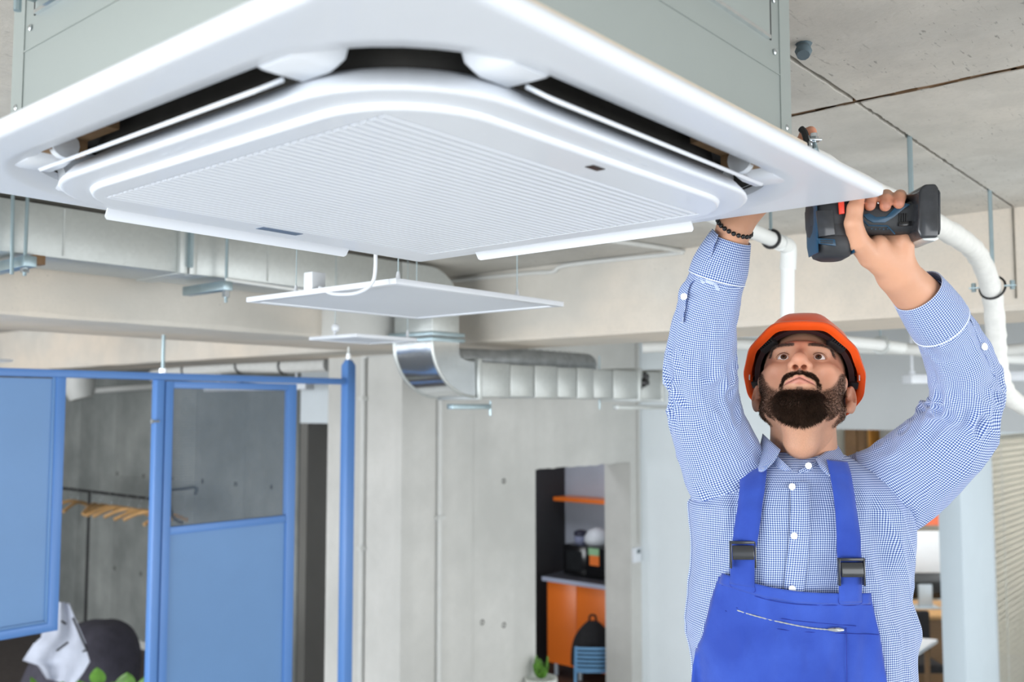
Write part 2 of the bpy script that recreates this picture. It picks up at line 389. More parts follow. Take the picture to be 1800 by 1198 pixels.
# back room wall (dark concrete) with a white bulkhead over a dark passage
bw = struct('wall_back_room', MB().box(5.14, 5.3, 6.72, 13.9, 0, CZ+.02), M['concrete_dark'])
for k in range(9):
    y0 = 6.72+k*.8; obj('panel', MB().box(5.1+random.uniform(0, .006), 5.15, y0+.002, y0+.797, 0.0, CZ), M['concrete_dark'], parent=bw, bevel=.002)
for k in range(12):
    q = (5.1, 7.1+.55*(k % 6), 0.75 if k < 6 else 1.75)
    obj('tie_hole', MB().lathe([(.02, 0), (.02, .006), (.012, .006), (.01, .001)], (q[0]+.004, q[1], q[2]), (-1, 0, 0), 12), M['tie'], parent=bw)
struct('wall_passage', MB().box(5.1, 5.2, 4.57, 6.7, H-.12, CZ), M['white_wall'])
struct('baseboard_back', MB().box(5.075, 5.1, 6.72, 13.8, 0, .09), M['grey_pipe'])
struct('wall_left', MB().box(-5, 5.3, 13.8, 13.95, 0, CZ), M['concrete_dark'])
# the window fronts behind the photographer: sills, heads and mullions
w2 = MB().box(-5.1, -4.95, -5, 13.9, 0, .55).box(-5.1, -4.95, -5, 13.9, H+.5, CZ+.1)
for k in range(13): w2.box(-5.08, -4.97, -5+k*1.55, -4.92+k*1.55, .55, H+.5)
struct('window_2', w2, M['alu'])
w3 = MB().box(-5, 13, -5.1, -4.95, 0, .55).box(-5, 13, -5.1, -4.95, H+.5, CZ+.1)
for k in range(13): w3.box(-5+k*1.45, -4.92+k*1.45, -5.08, -4.97, .55, H+.5)
struct('window_3', w3, M['alu'])

# ------------------------------------------------------------------ air ducts
def flange(mb, c0, c1, axis, w=.03, t=.012):
    pass
D0 = H+.497; DT = CZ-.02
t = thing('air_duct', (0, 3.3, H+.5), 'wide rectangular grey sheet metal duct under the ceiling along the left beam', 'duct')
xs = [-4.5, -2.5, -.6, .55, 1.87, 2.95]
for i in range(len(xs)-1):
    obj('duct_section', MB().box(xs[i]+.002, xs[i+1]-.002, 3.15, 3.44, D0, DT), M['galv'], parent=t, bevel=.004)
    for sx in (0.33, 0.66):
        x = xs[i]+(xs[i+1]-xs[i])*sx
        obj('seam', MB().box(x-.003, x+.003, 3.1475, 3.16, D0+.01, DT-.005), M['galv'], parent=t)
for x in xs[1:-1]:
    obj('flange', MB().box(x-.035, x-.003, 3.13, 3.16, D0-.004, DT+.015).box(x-.035, x-.003, 3.16, 3.45, D0-.006, D0+.01), M['galv'], parent=t, bevel=.003)
    obj('flange', MB().box(x+.003, x+.035, 3.13, 3.16, D0-.004, DT+.015).box(x+.003, x+.035, 3.16, 3.45, D0-.006, D0+.01), M['galv'], parent=t, bevel=.003)
    obj('clip', MB().box(x-.006, x+.006, 3.11, 3.135, D0+.02, DT), M['zinc'], parent=t)
# elbow down at the end of the duct, dropping in front of the right beam
e = MB(); rings = []
for k in range(11):
    a = math.pi/2*k/10; R0, R1 = 0.03, .2+.03   # inner and outer radius of the bend
    cx, cz = 3.15-.03-.0, D0-.03
    rings.append([(cx-.17+math.sin(a)*R0+.17*0+.0, y, cz+math.cos(a)*R0) for y in (3.15, 3.42)] + [(cx-.17+math.sin(a)*(R1+.15*math.cos(a)), y, cz+math.cos(a)*(R1-.03)) for y in (3.42, 3.15)])
rings = []
for k in range(13):
    a = math.pi/2*k/12
    for_in = (3.15-.02+.02*math.sin(a), D0-.02+.02*math.cos(a)); out = (3.13+.21*math.sin(a), D0-.02+(DT-D0+.02)*math.cos(a))
    rings.append([(for_in[0], 3.15, for_in[1]), (for_in[0], 3.42, for_in[1]), (out[0], 3.42, out[1]), (out[0], 3.15, out[1])])
el = thing('duct_drop', (3.24, 3.28, H+.2), 'vertical duct drop with shiny curved elbow beside the corner beam', 'duct')
obj('top_elbow', MB().box(2.952, 3.13, 3.15, 3.42, D0, DT).loft(rings), M['galv'], parent=el, smooth=30)
VX0, VX1, VY0, VY1 = 3.15, 3.335, 3.15, 3.41
ZJ = onY(758, 590, 3.15).z; ZT = onY(840, 636, 3.15).z; ZB = onY(843, 697.5, 3.15).z
obj('drop_section', MB().box(VX0, VX1, VY0, VY1, ZJ, D0-.02), M['galv'], parent=el, bevel=.003)
fl = MB()
for dz in (-.022, .004):
    fl.box(VX0-.02, VX1+.02, VY0-.02, VY1+.02, ZJ+dz, ZJ+dz+.018)
obj('flange', fl, M['zinc'], parent=el, bevel=.002)
XE = onY(835, 690, 3.15).x
rings = []; XI = XE-.05
for k in range(15):
    a = math.pi/2*k/14
    inn = (VX1+(XE-VX1)*(1-math.cos(a)), ZT+.03-(.03)*math.sin(a)); out = (VX0+(XE-VX0)*(1-math.cos(a)), ZJ-.03-(ZJ-.03-ZB)*math.sin(a))
    rings.append([(inn[0], VY0, inn[1]), (inn[0], VY1, inn[1]), (out[0], VY1, out[1]), (out[0], VY0, out[1])])
rings = [[(VX1, VY0, ZJ-.022), (VX1, VY1, ZJ-.022), (VX0, VY1, ZJ-.022), (VX0, VY0, ZJ-.022)]]+rings
obj('bottom_elbow', MB().loft(rings), M['galv_shiny'], parent=el, smooth=30)
for yy in (VY0, VY1): obj('edge_seam', MB().tube([(r[3][0], yy, r[3][2]) for r in rings], .008, 8), M['galv'], parent=el)
hd = thing('ribbed_duct', ((XE+5.2)/2, 3.28, ZB), 'ribbed horizontal duct running off to the right below the beam', 'duct')
xs = [XE+.02, 3.72, 3.92, 4.12, 4.3, 4.46, 4.66, 4.92]
for i in range(len(xs)-1):
    o_ = .004*(i % 2); obj('duct_section', MB().box(xs[i]+.004, xs[i+1]-.004, VY0+o_, VY1-o_, ZB+o_, ZT-o_), M['galv'], parent=hd, bevel=.005)
obj('duct_section', MB().box(4.925, 5.2, VY0, VY1, ZB, ZT), M['galv'], parent=hd, bevel=.005)
for x in (XE+.024, 4.93, 5.2):
    obj('flange', MB().box(x-.014, x+.014, VY0-.016, VY1+.016, ZB-.014, ZT+.018), M['galv'], parent=hd, bevel=.004)
kn = onY(1130, 672, 3.15)
blob = MB()
for dx, dz, r in ((0, 0, .03), (.03, .035, .024), (-.035, -.03, .016), (.015, .05, .018), (.04, .0, .018)):
    blob.lathe([(r*math.sin(a), -r*.5*math.cos(a)) for a in np.linspace(0, math.pi, 8)], (kn.x+dx, VY0-.01, kn.z+dz), (0, -1, 0), 12)
obj('damper_handle', blob, M['black_gloss'], parent=hd, label='black knobbly damper handle')
st = MB().box(XE-.24, XE+.03, VY0-.08, VY0-.04, ZB-.06, ZB-.035)
stt = thing('strut_channel', (XE-.2, 3.28, ZB-.04), 'zinc strut bracket below the shiny duct elbow', 'bracket')
obj('channel', st, M['zinc'], parent=stt, bevel=.003)
obj('threaded_rod', MB().tube([(XE+.045, VY0-.06, ZB-.09), (XE+.045, VY0-.06, ZB-.02)], .006, 8), M['zinc'], parent=stt)
st2 = thing('strut_channel', (5.0, 3.2, ZB-.04), 'dark strut bracket below the far end of the ribbed duct', 'bracket')
obj('channel', MB().box(4.62, 5.22, VY0-.06, VY0-.02, ZB-.06, ZB-.035), M['galv'], parent=st2, bevel=.003)
obj('threaded_rod', MB().tube([(4.93, VY1+.03, ZB-.06), (4.93, VY1+.03, SOF)], .005, 8), M['zinc'], parent=st2)
# strut hangers of the wide duct
sh = thing('duct_hanger', (.96, 3.2, H+.46), 'zinc strut and two threaded rods holding the duct at far left', 'bracket')
q = onY(42, 452, 3.12)
obj('channel', MB().box(q.x-.02, q.x+.02, 3.07, 3.6, q.z-.035, q.z+.0), M['zinc'], parent=sh, bevel=.003)
for dx in (0, -.045): obj('threaded_rod', MB().tube([(q.x+dx*.9, 3.11+dx*.1, q.z-.06), (q.x+dx, 3.11, CZ)], .006, 8), M['zinc'], parent=sh)
obj('wood_wedge', MB().box(q.x+.02, q.x+.06, 3.10, 3.14, q.z-.02, q.z+.01), M['wood_brown'], parent=sh, bevel=.002)
obj('nut', MB().lathe([(.013, 0), (.013, .014)], (q.x, 3.11, q.z-.05), (0, 0, 1), 6), M['chrome'], parent=sh)
s2 = thing('duct_hanger', (1.85, 3.2, D0-.06), 'zinc strut end with clamps under the duct flange', 'bracket')
q = onY(395, 492, 3.10)
obj('channel', MB().box(q.x-.02, q.x+.02, 3.075, 3.36, D0-.055, D0-.02), M['zinc'], parent=s2, bevel=.003)
obj('threaded_rod', MB().tube([(q.x+.0, 3.09, D0-.10), (q.x, 3.09, CZ)], .006, 8), M['zinc'], parent=s2)
for yy in (3.09,): obj('nut', MB().lathe([(.014, 0), (.014, .03)], (q.x, yy, D0-.08), (0, 0, 1), 6), M['chrome'], parent=s2)
obj('crossbar', MB().tube([onY(398, 491, 3.08), onY(550, 513, 3.08)], .0065, 8), M['white_pipe'], parent=s2)

# foil flexible duct above the ribbed duct
P = smoothpath([(3.72, 3.66, H+.272), (3.95, 3.62, H+.278), (4.3, 3.56, H+.28), (4.7, 3.56, H+.28), (5.0, 3.58, H+.28)], 12)
tag(obj('flexible_duct', MB().tube(P, [.072+.006*(i % 2) for i in range(len(P))], 14), M['foil'], org=P[0]), 'crinkled silver flexible duct lying above the ribbed duct', 'duct')
# ------------------------------------------------------------------ conduits and pipes on the walls
def conduit(name, pts, r, label, mat='grey_pipe', clips=(), n=10, cat='conduit'):
    t = thing(name, tuple(pts[0]), label, cat)
    obj('pipe', MB().tube(smoothpath(pts, 5) if len(pts) > 2 else pts, r, n), M[mat], parent=t)
    for c in clips:
        c = Vector(c); obj('clip', MB().box(c.x-r*1.6, c.x+r*2.2, c.y-r*1.25, c.y+r*1.1, c.z-.012, c.z+.012), M[mat], parent=t)
    return t
XC = 4.03-.018
y1 = onX(635, 1000, XC).y; ztop = onX(637, 624, XC).z; ye = onX(705, 614, XC).y
conduit('wall_conduit', [(XC, y1, 0.0), (XC, y1, ztop-.07), (XC, y1-.003, ztop-.025), (XC, y1-.025, ztop-.003), (XC, y1-.07, ztop), (XC, ye, ztop), (XC, ye-.5, ztop)], .017,
        'light grey conduit with a bend at top, beside the blue post', clips=[(XC, y1, onX(636, 700, XC).z), (XC, y1, onX(636, 963, XC).z)])
x2 = onY(772, 1000, YW-.03).x
conduit('wall_conduit', [(x2, YW-.03, 0.0), (x2, YW-.03, onY(776, 706, YW).z), (x2, YW-.03, SOF)], .017, 'light grey conduit on the concrete wall below the shiny elbow', clips=[(x2, YW-.03, onY(772, 908, YW).z)])
x3 = XW-.045
conduit('wall_conduit', [(x3, YW-.012, onY(1122, 955, YW).z), (x3, YW-.012, SOF), (x3, YW-.012, CZ-.02)], .008, 'thin conduit rising from the thermostat in the corner', 'grey_pipe')
q = onY(1124, 973, YW)
th = thing('thermostat', (XW-.08, YW-.02, q.z), 'small white wall thermostat with grey display in the corner', 'thermostat')
obj('housing', MB().box(XW-.145, XW-.03, YW-.022, YW+.006, q.z-.06, q.z+.06), M['white_plastic'], parent=th, bevel=.005)
obj('display', MB().box(XW-.10, XW-.05, YW-.0245, YW-.021, q.z+.012, q.z+.045), plain('grey_display', (92, 104, 110), .3), parent=th)
# irregular cable run along the top of the right beam
P = [(XB0-.01, 3.42, CZ-.02), (XB0-.012, 2.9, CZ-.03), (XB0-.01, 2.75, CZ-.035), (XB0-.012, 2.65, CZ-.012), (XB0-.01, 2.1, CZ-.018), (XB0-.03, 2.06, CZ-.012), (XB0-.35, 2.12, CZ-.012), (XB0-.8, 2.3, CZ-.01)]
tag(obj('ceiling_cable', MB().tube(smoothpath(P, 6), .010, 8), M['grey_pipe'], org=P[0]), 'pale cable run where the right beam meets the ceiling', 'cable')

# refrigerant pipe from the air conditioner, wrapped in white tape, hung from two rods
ZP = H+.496
Q = smoothpath([(1.3, .765, ZP+.01), (1.5, .76, ZP+.005), (2.0, .755, ZP), (2.46, .75, ZP-.005), (2.85, .75, ZP-.01), (3.08, .755, ZP-.035), (3.24, .76, ZP-.12), (3.30, .765, ZP-.25), (3.33, .768, ZP-.36), (3.42, .76, ZP-.455), (3.6, .70, ZP-.50), (3.95, .55, ZP-.515), (4.5, .3, ZP-.52)], 9)
rp = thing('refrigerant_pipe', (1.3, .765, ZP), 'white taped pipe leaving the air conditioner and bending down at right', 'pipe')
wrap = [.029+.0022*((i*.37) % 1.0)+.0015*math.sin(i*1.7) for i in range(len(Q))]
obj('taped_pipe', MB().tube(Q, wrap, 18), M['white_wrap'], parent=rp)
for x, z in ((2.463, ZP), (3.245, ZP-.11)):
    r_ = thing('threaded_rod', (x, .755, CZ), 'threaded ceiling rod holding the white taped pipe ' + ('beside the drill' if x < 3 else 'at its bend near the beam'), 'rod')
    obj('rod', MB().tube([(x, .755, z+.036), (x, .755, CZ+.01)], .0065, 10), M['zinc'], parent=r_)
    ring = [(x+(.0 if x < 3 else .02)*math.sin(a), .757+math.cos(a)*.037, z-.004+math.sin(a)*.037) for a in np.linspace(0, 2*math.pi, 22)]
    obj('clamp_ring', MB().tube(ring, .0038, 8), M['black_rubber'], parent=r_)
    [(obj('clamp_ear', MB().box(x-.01, x+.01, a0, a1, z-.004, z), M['zinc'], parent=r_), obj('clamp_bolt', MB().lathe([(.007, -.014), (.007, .014)], (x, bb_, z), (0, 0, 1), 6), M['zinc'], parent=r_)) for a0, a1, bb_ in ((.69, .722, .70), (.79, .824, .812))]
# white pvc pipe, elbow down behind the helmet, and the level run below the beam
e1 = px(1385, 432, 2.9); e0 = px(1240, 372, 2.35); d1 = px(1384, 620, 2.9)
pv = thing('drain_pipe', tuple(e0), 'white plastic drain pipe with an elbow, dropping behind the helmet', 'pipe')
a = e0.lerp(e1, .93); obj('pipe', MB().tube([e0, a], .021, 16), M['white_pipe'], parent=pv)
obj('elbow', MB().tube(smoothpath([e0.lerp(e1, .88), e0.lerp(e1, .96), e1+Vector((.004, 0, -.01)), e1.lerp(d1, .22)], 6), .0245, 16), M['white_pipe'], parent=pv)
obj('riser', MB().tube([e1.lerp(d1, .18), Vector((d1.x, d1.y, d1.z+.05)), d1], .021, 16), M['white_pipe'], parent=pv)
k = e0.lerp(e1, .76); dirp = (e1-e0).normalized(); u = Vector((0, 0, 1)); w = dirp.cross(u).normalized(); u = w.cross(dirp)
obj('clamp', MB().tube([k+u*math.cos(t_)*.026+w*math.sin(t_)*.026 for t_ in np.linspace(0, 2*math.pi, 20)], .0045, 8), M['black_rubber'], parent=pv)
obj('hanger_rod', MB().tube([k+u*.026, (k.x, k.y, CZ)], .005, 8), M['zinc'], parent=pv)
f0 = px(1385, 590, 4.35); f1 = px(1548, 606, 4.75); f2 = px(1660, 622, 5.1); f3 = px(1840, 634, 5.7)
lp = thing('drain_pipe', tuple(f0), 'level white pipe below the beam, running behind the raised forearm', 'pipe')
obj('pipe', MB().tube([f0, f1, f2, f3], .030, 14), M['white_pipe'], parent=lp)
obj('clamp', MB().tube([f1+Vector((0, math.cos(t_)*.042, math.sin(t_)*.042)) for t_ in np.linspace(0, 2*math.pi, 18)], .006, 8), M['galv'], parent=lp)
obj('hanger_rod', MB().tube([f1+Vector((0, 0, .04)), (f1.x, f1.y, CZ)], .005, 8), M['zinc'], parent=lp)
b0 = px(1130, 610, 4.9); b1 = px(1560, 588, 4.7); b2 = px(1830, 612, 4.6)
tag(obj('beam_pipe', MB().tube([b0, px(1300, 604, 4.8), px(1740, 618, 4.9), px(1840, 610, 4.8)], .03, 12), M['grey_pipe'], org=b0), 'light grey pipe close under the right beam', 'pipe')

# ------------------------------------------------------------------ flat ceiling lamps on cables
def panel_lamp(x0, x1, y0, y1, z, label, cables, th=.014, hook=True):
    t = thing('panel_lamp', ((x0+x1)/2, (y0+y1)/2, z), label, 'ceiling lamp')
    w = .024
    fr = MB().box(x0, x1, y0, y0+w, z, z+th).box(x0, x1, y1-w, y1, z, z+th).box(x0, x0+w, y0+w, y1-w, z, z+th).box(x1-w, x1, y0+w, y1-w, z, z+th)
    obj('frame', fr, M['white_plastic'], parent=t, bevel=.0015)
    obj('diffuser', MB().box(x0+w, x1-w, y0+w, y1-w, z+.003, z+th-.001), M['diffuser'], parent=t)
    for cx, cy in cables:
        obj('cable', MB().tube([(cx, cy, z+th), (cx, cy, CZ)], .0014, 6), M['zinc'], parent=t)
        obj('cable_grip', MB().lathe([(.006, 0), (.006, .02), (.003, .034)], (cx, cy, z+th), (0, 0, 1), 10), M['white_plastic'], parent=t)
    return t
zl = H+.292
pl = panel_lamp(1.505, 2.155, 1.625, 2.225, zl, 'large flat white square lamp on wires below the air conditioner', [(1.60, 2.13), (2.06, 2.13), (1.60, 1.72), (2.06, 1.72)])
q = px(553, 498, 2.45)
obj('driver_box', MB().box(q.x-.022, q.x+.022, q.y-.018, q.y+.018, q.z-.028, q.z+.028), M['white_plastic'], parent=pl, bevel=.003)
P = smoothpath([px(562, 505, 2.42), px(585, 516, 2.36), px(625, 515, 2.27), px(652, 500, 2.20), px(660, 470, 2.18), px(659, 400, 2.18), px(659, 330, 2.18)], 7)
obj('power_cord', MB().tube(P, .0045, 8), M['white_plastic'], parent=pl)
p2 = panel_lamp(2.50, 2.84, 2.93, 3.235, H+.29, 'small flat white lamp in front of the corner beam', [(2.53, 3.1), (2.81, 2.96)])
obj('lamp_knob', MB().lathe([(.001, -.018), (.013, -.012), (.017, 0), (.013, .012), (.001, .018)], px(590, 576, 3.86), (0, 0, 1), 14), M['white_plastic'], parent=p2)
panel_lamp(1.9, 2.55, 6.3, 6.95, H+.30, 'grey lit flat lamp in the back room at far left', [(2.4, 6.5), (2.0, 6.85)])
def tube_lamp(a, b, r, label, drop=.2):
    a = Vector(a); b = Vector(b); t = thing('linear_lamp', tuple((a+b)/2), label, 'ceiling lamp'); d = (b-a).normalized()
    obj('housing', MB().obox((a+b)/2, d, d.cross(Vector((0, 0, 1))), (0, 0, 1), (b-a).length/2, r, r*.7), M['white_plastic'], parent=t, bevel=.004)
    for s in (.12, .88):
        p = a.lerp(b, s); obj('hanger', MB().tube([p, (p.x, p.y, CZ+.02)], .009, 8).lathe([(.018, 0), (.018, .05)], p, (0, 0, 1), 10), M['white_plastic'], parent=t)
tube_lamp(onX(365, 681, 4.55), onX(545, 677, 4.55), .045, 'white linear lamp seen through the blue wire mesh')
tube_lamp(px(1594, 666, 6.0), px(1672, 666, 6.15), .04, 'linear lamp near the white wall, left of the raised forearm')
tube_lamp(px(1742, 661, 5.7), px(1840, 661, 5.5), .04, 'linear lamp near the white wall, right of the raised forearm')
# ------------------------------------------------------------------ ceiling cassette air conditioner
AX, AY, AZ = 0.90, 0.937, H+0.305
ac = thing('air_conditioner', (AX, AY, AZ), 'large white ceiling cassette air conditioner with grey steel body overhead', 'air conditioner')
def A(u, v, z): return (AX+u, AY+v, AZ+z)
def rsq(h, r, n=10, hv=None):
    """rounded square outline, counter-clockwise, (u, v) list"""
    hv = hv or h; out = []
    for (sx, sy), a0 in (((1, 1), 0), ((-1, 1), 90), ((-1, -1), 180), ((1, -1), 270)):
        for k in range(n+1):
            a = math.radians(a0+90*k/n); out.append((sx*(h-r)+r*math.cos(a), sy*(hv-r)+r*math.sin(a)))
    return out
NP = 10
def ringz(h, r, z, n=NP): return [A(u, v, z) for u, v in rsq(h, r, n)]
def outer(h, z, r=.006): return [A(u, v, z) for u, v in rsq(h, r, NP)]
# square frame with a rounded-square well
fr = MB()
prof = [outer(.470, .021), outer(.4765, .0175), outer(.478, .011), outer(.4768, .0035), outer(.472, .0006), outer(.469, 0.0), outer(.466, 0.0), ringz(.431, .186, 0.0), ringz(.428, .185, 0.0003), ringz(.4245, .184, .0012), ringz(.405, .183, .0062), ringz(.4015, .182, .009), ringz(.398, .18, .05)]
fr.loft(prof, cap=False)
obj('panel_frame', fr, M['white_plastic'], parent=ac, smooth=50)
obj('panel_back', MB().loft([outer(.470, .021), ringz(.398, .18, .0212)], cap=False), M['white_matte'], parent=ac)
# dark well above the outlet gap
obj('outlet_liner', MB().loft([ringz(.3995, .1805, .018), ringz(.395, .178, .060), ringz(.30, .1, .063)], cap=False).loft([ringz(.338, .133, .010), ringz(.33, .13, .06)], cap=False), M['cavity'], parent=ac, smooth=40)
# dropped central tray, rounded square
ds = MB().loft([ringz(.345, .137, .012), ringz(.361, .145, .0), ringz(.368, .147, -.009), ringz(.3712, .148, -.0145), ringz(.3715, .148, -.0165), ringz(.3702, .1475, -.0184), ringz(.368, .146, -.0193), ringz(.3662, .1445, -.0194), ringz(.364, .143, -.0194), ringz(.336, .118, -.0194)], cap=False)
obj('tray_rim', ds, M['white_plastic'], parent=ac, smooth=50)
obj('tray_step', MB().loft([ringz(.3365, .1182, -.0194), ringz(.3358, .1178, -.0196), ringz(.3352, .1175, -.0222), ringz(.334, .1165, -.0245), ringz(.3325, .115, -.0254), ringz(.331, .1135, -.0256), ringz(.329, .112, -.0256), [A(u, v, -.0255) for u, v in rsq(.303, .004, NP, .275)], [A(u, v, -.020) for u, v in rsq(.301, .004, NP, .273)]], cap=False), M['white_plastic'], parent=ac, smooth=50)
obj('grille_back', MB().box(*sum([[AX-.303, AX+.303], [AY-.276, AY+.276], [AZ-.0215, AZ-.012]], [])), M['white_matte'], parent=ac)
ns = 40; pitch = .546/ns
s0 = None
for k in range(ns):
    v = -.273+pitch*(k+.5)
    mb = MB()
    prof = [(-.0058, -.018), (.0058, -.018), (.0060, -.0232), (.0040, -.0258), (-.0040, -.0258), (-.0060, -.0232)]
    if s0 is None:
        mb.loft([[A(u, v+a, z) for a, z in prof] for u in (-.299, .299)]); s0 = obj('slat', mb, M['white_plastic'], parent=ac, smooth=60)
    else: inst(s0, 'slat', ac, (0, pitch*k, 0))
for u in (-.1, .1): obj('grille_rib', MB().box(AX+u-.002, AX+u+.002, AY-.272, AY+.272, AZ-.0215, AZ-.017), M['white_plastic'], parent=ac)
# bridges between long outlets and corner outlets, foam, gear and flap on each side
for s in range(4):
    a = s*math.pi/2; ca, sa = round(math.cos(a)), round(math.sin(a))
    mir = -1 if s == 3 else 1           # two visible near sides are mirror twins
    def T(u, v, z, ca=ca, sa=sa, mir=mir): u *= mir; return A(u*ca-v*sa, u*sa+v*ca, z)
    def bx(mb, u0, u1, v0, v1, z0, z1):
        P = [T(u0,v0,z0),T(u1,v0,z0),T(u1,v1,z0),T(u0,v1,z0),T(u0,v0,z1),T(u1,v0,z1),T(u1,v1,z1),T(u0,v1,z1)]
        return mb.add(P, [(3,2,1,0),(4,5,6,7),(0,1,5,4),(1,2,6,5),(2,3,7,6),(3,0,4,7)])
    for u0, u1 in ((-.275, -.212), (.255, .318)):
        mb = MB(); R = []
        for u, zz in ((u0-.014, .040), (u0, .008), (u0+.012, .003), (u1-.012, .003), (u1, .008), (u1+.014, .040)):
            R.append([T(u, -.405, zz), T(u, -.398, zz-.002), T(u, -.36, zz-.001), T(u, -.352, zz+.006), T(u, -.352, .05), T(u, -.405, .05)])
        obj('outlet_bridge', mb.loft(R), M['white_plastic'], parent=ac, smooth=50)
    obj('outlet_foam', bx(bx(MB(), .145, .252, -.398, -.35, .03, .05), .225, .255, -.398, -.35, .012, .03), M['cavity_brown'], parent=ac)
    obj('flap_gear', MB().lathe([(.017, 0), (.017, .012), (.006, .012), (.006, .016)], T(.222, -.378, .02), Vector(T(.23, -.378, .02))-Vector(T(.222, -.378, .02)), 16), M['white_matte'], parent=ac, smooth=30)
    mb = MB(); R = []
    o_v, o_z, i_v, i_z = (-.405, -.0135, -.370, .0055) if s in (0, 3) else (-.402, -.026, -.374, .004)
    for u in (-.212, -.208, .236, .24):
        e_ = .0 if abs(u) < .211 or u == .236 else .005
        R.append([T(u, o_v+e_, o_z+e_*.5), T(u, o_v+.003+e_*.5, o_z-.0028+e_*.5), T(u, i_v-e_*.5, i_z-.003), T(u, i_v-.002-e_*.5, i_z)])
    obj('air_flap', mb.loft(R), M['white_plastic'], parent=ac, smooth=60)
    for u in (-.05, .0, .03):
        obj('tray_mark', bx(MB(), u, u+.012, -.352, -.348, -.0196, -.019), M['diffuser'], parent=ac)
sn = onZ(1035, 297, AZ-.019)
obj('sensor_window', MB().box(AX-.022, AX+.002, AY-.318, AY-.306, AZ-.0264, AZ-.0254), M['black_gloss'], parent=ac)
obj('rating_label', MB().box(AX-.045, AX+.03, AY+.285, AY+.305, AZ-.0262, AZ-.0254), plain('blue_grey_label', (96, 112, 134), .5), parent=ac, label='blue grey label on the tray')
# steel body above
bh = .38
gr = [[A(u, v, z) for u, v in rsq(h_, .01, 3)] for h_, z in ((.402, .0212), (.400, .075), (.394, .075), (.396, .0212))]
obj('foam_gasket', MB().loft(gr+[gr[0]], cap=False), M['gasket'], parent=ac)
body = obj('steel_body', MB().box(AX-bh, AX+bh, AY-bh, AY+bh, AZ+.074, AZ+.335), M['box_metal'], parent=ac, bevel=.004)
for su in (-1, 1):
    for sv in (-1, 1):
        cu, cv = AX+su*(bh+.0015), AY+sv*(bh+.0015); P = [(cu, cv), (cu-su*.034, cv), (cu-su*.034, cv-sv*.0015), (cu-su*.0015, cv-sv*.0015), (cu-su*.0015, cv-sv*.034), (cu, cv-sv*.034)]
        obj('corner_strip', MB().prism([(a, b, AZ+.072) for a, b in P], (0, 0, .264)), M['box_metal'], parent=ac)
for (fx, sg) in (('v', -1), ('u', -1)):
    def Fp(s, z, d):
        return A(s, -bh-d, z) if fx == 'v' else A(-bh-d, s, z)
    def fb(s0_, s1_, z0, z1, d0, d1):
        P = [Fp(s0_,z0,d0),Fp(s1_,z0,d0),Fp(s1_,z1,d0),Fp(s0_,z1,d0),Fp(s0_,z0,d1),Fp(s1_,z0,d1),Fp(s1_,z1,d1),Fp(s0_,z1,d1)]
        return MB().add(P, [(3,2,1,0),(4,5,6,7),(0,1,5,4),(1,2,6,5),(2,3,7,6),(3,0,4,7)])
    obj('body_seam', fb(-bh+.03, bh-.03, .166, .168, -.001, .0012), M['box_metal'], parent=ac)
    obj('access_plate', fb(-.26, .315, .215, .332, -.001, .0025), M['box_metal'], parent=ac, bevel=.001)
    obj('plate_lip', fb(-.25, .31, .207, .212, 0, .006), M['galv_shiny'], parent=ac)
    obj('plate_groove', fb(.317, .321, .209, .333, -.001, .0012), M['black_rubber'], parent=ac)
    for s_, z_ in ((.33, .195), (.33, .27), (.365, .095), (.365, .325), (-.3, .195), (.1, .198)):
        c_ = Fp(s_, z_, .001); ax_ = Vector(Fp(s_, z_, .01))-Vector(c_)
        obj('screw', MB().lathe([(.0042, 0), (.0042, .0015), (.002, .0028)], c_, ax_, 10), M['chrome'], parent=ac)
for su in (-1, 1):
    for sv in (-1, 1):
        cx_, cy_ = AX+su*(bh+.03), AY+sv*.30
        obj('hanger_rod', MB().tube([(cx_, cy_, AZ+.2), (cx_, cy_, CZ+.005)], .005, 8), M['zinc'], parent=ac)
        obj('hanger_lug', MB().box(*sorted((AX+su*bh, AX+su*(bh+.05))), cy_-.02, cy_+.02, AZ+.225, AZ+.24), M['zinc'], parent=ac, bevel=.003)
# two rods seen below the far corner of the unit, a wall plug on the ceiling
tag(obj('ceiling_plug', MB().lathe([(.012, 0), (.016, .012), (.012, .024), (.016, .036), (.013, .046)], px(1412, 97, 1.775), (0.6, 0.2, 1), 10), plain('grey_plug', (88, 104, 112), .5), org=px(1412, 97, 1.775)), 'small grey plug at the ceiling joint beside the steel body', 'wall plug')
# ------------------------------------------------------------------ blue partition under the left beam
YP = 4.0
def bx_x(x): return onY(x, 700, YP).x
zt0, zt1 = H+.132, H+.164
bl = thing('blue_partition', (1.2, YP, H-.9), 'blue metal wall panel hanging at far left in a thin blue frame', 'partition')
X0, X1 = -1.2, onY(112, 700, YP).x; zb = H-.905
obj('frame', MB().prism([(X0, YP-.02, zb), (X1, YP-.02, zb), (X1, YP-.02, zt0), (X1-.04, YP-.02, zt0), (X1-.04, YP-.02, zb+.035), (X0, YP-.02, zb+.035)], (0, .04, 0)), M['blue_frame'], parent=bl, bevel=.003)
obj('infill_panel', MB().box(X0+.03, X1-.03, YP-.006, YP+.004, zb+.03, zt0-.006), M['blue_paint'], parent=bl)
obj('glazing_bead', MB().box(X1-.052, X1-.04, YP-.014, YP-.006, zb+.035, zt0).box(X0+.04, X1-.052, YP-.014, YP-.006, zb+.035, zb+.047), M['blue_paint'], parent=bl, bevel=.002)
rail = thing('partition_rail', (1.1, YP, zt0), 'long blue top rail of the partition under the beam', 'partition')
XR = onY(606, 668, YP).x
obj('rail', MB().box(X0, XR, YP-.02, YP+.02, zt0, zt1), M['blue_frame'], parent=rail, bevel=.003)
xr = onY(287, 620, YP).x
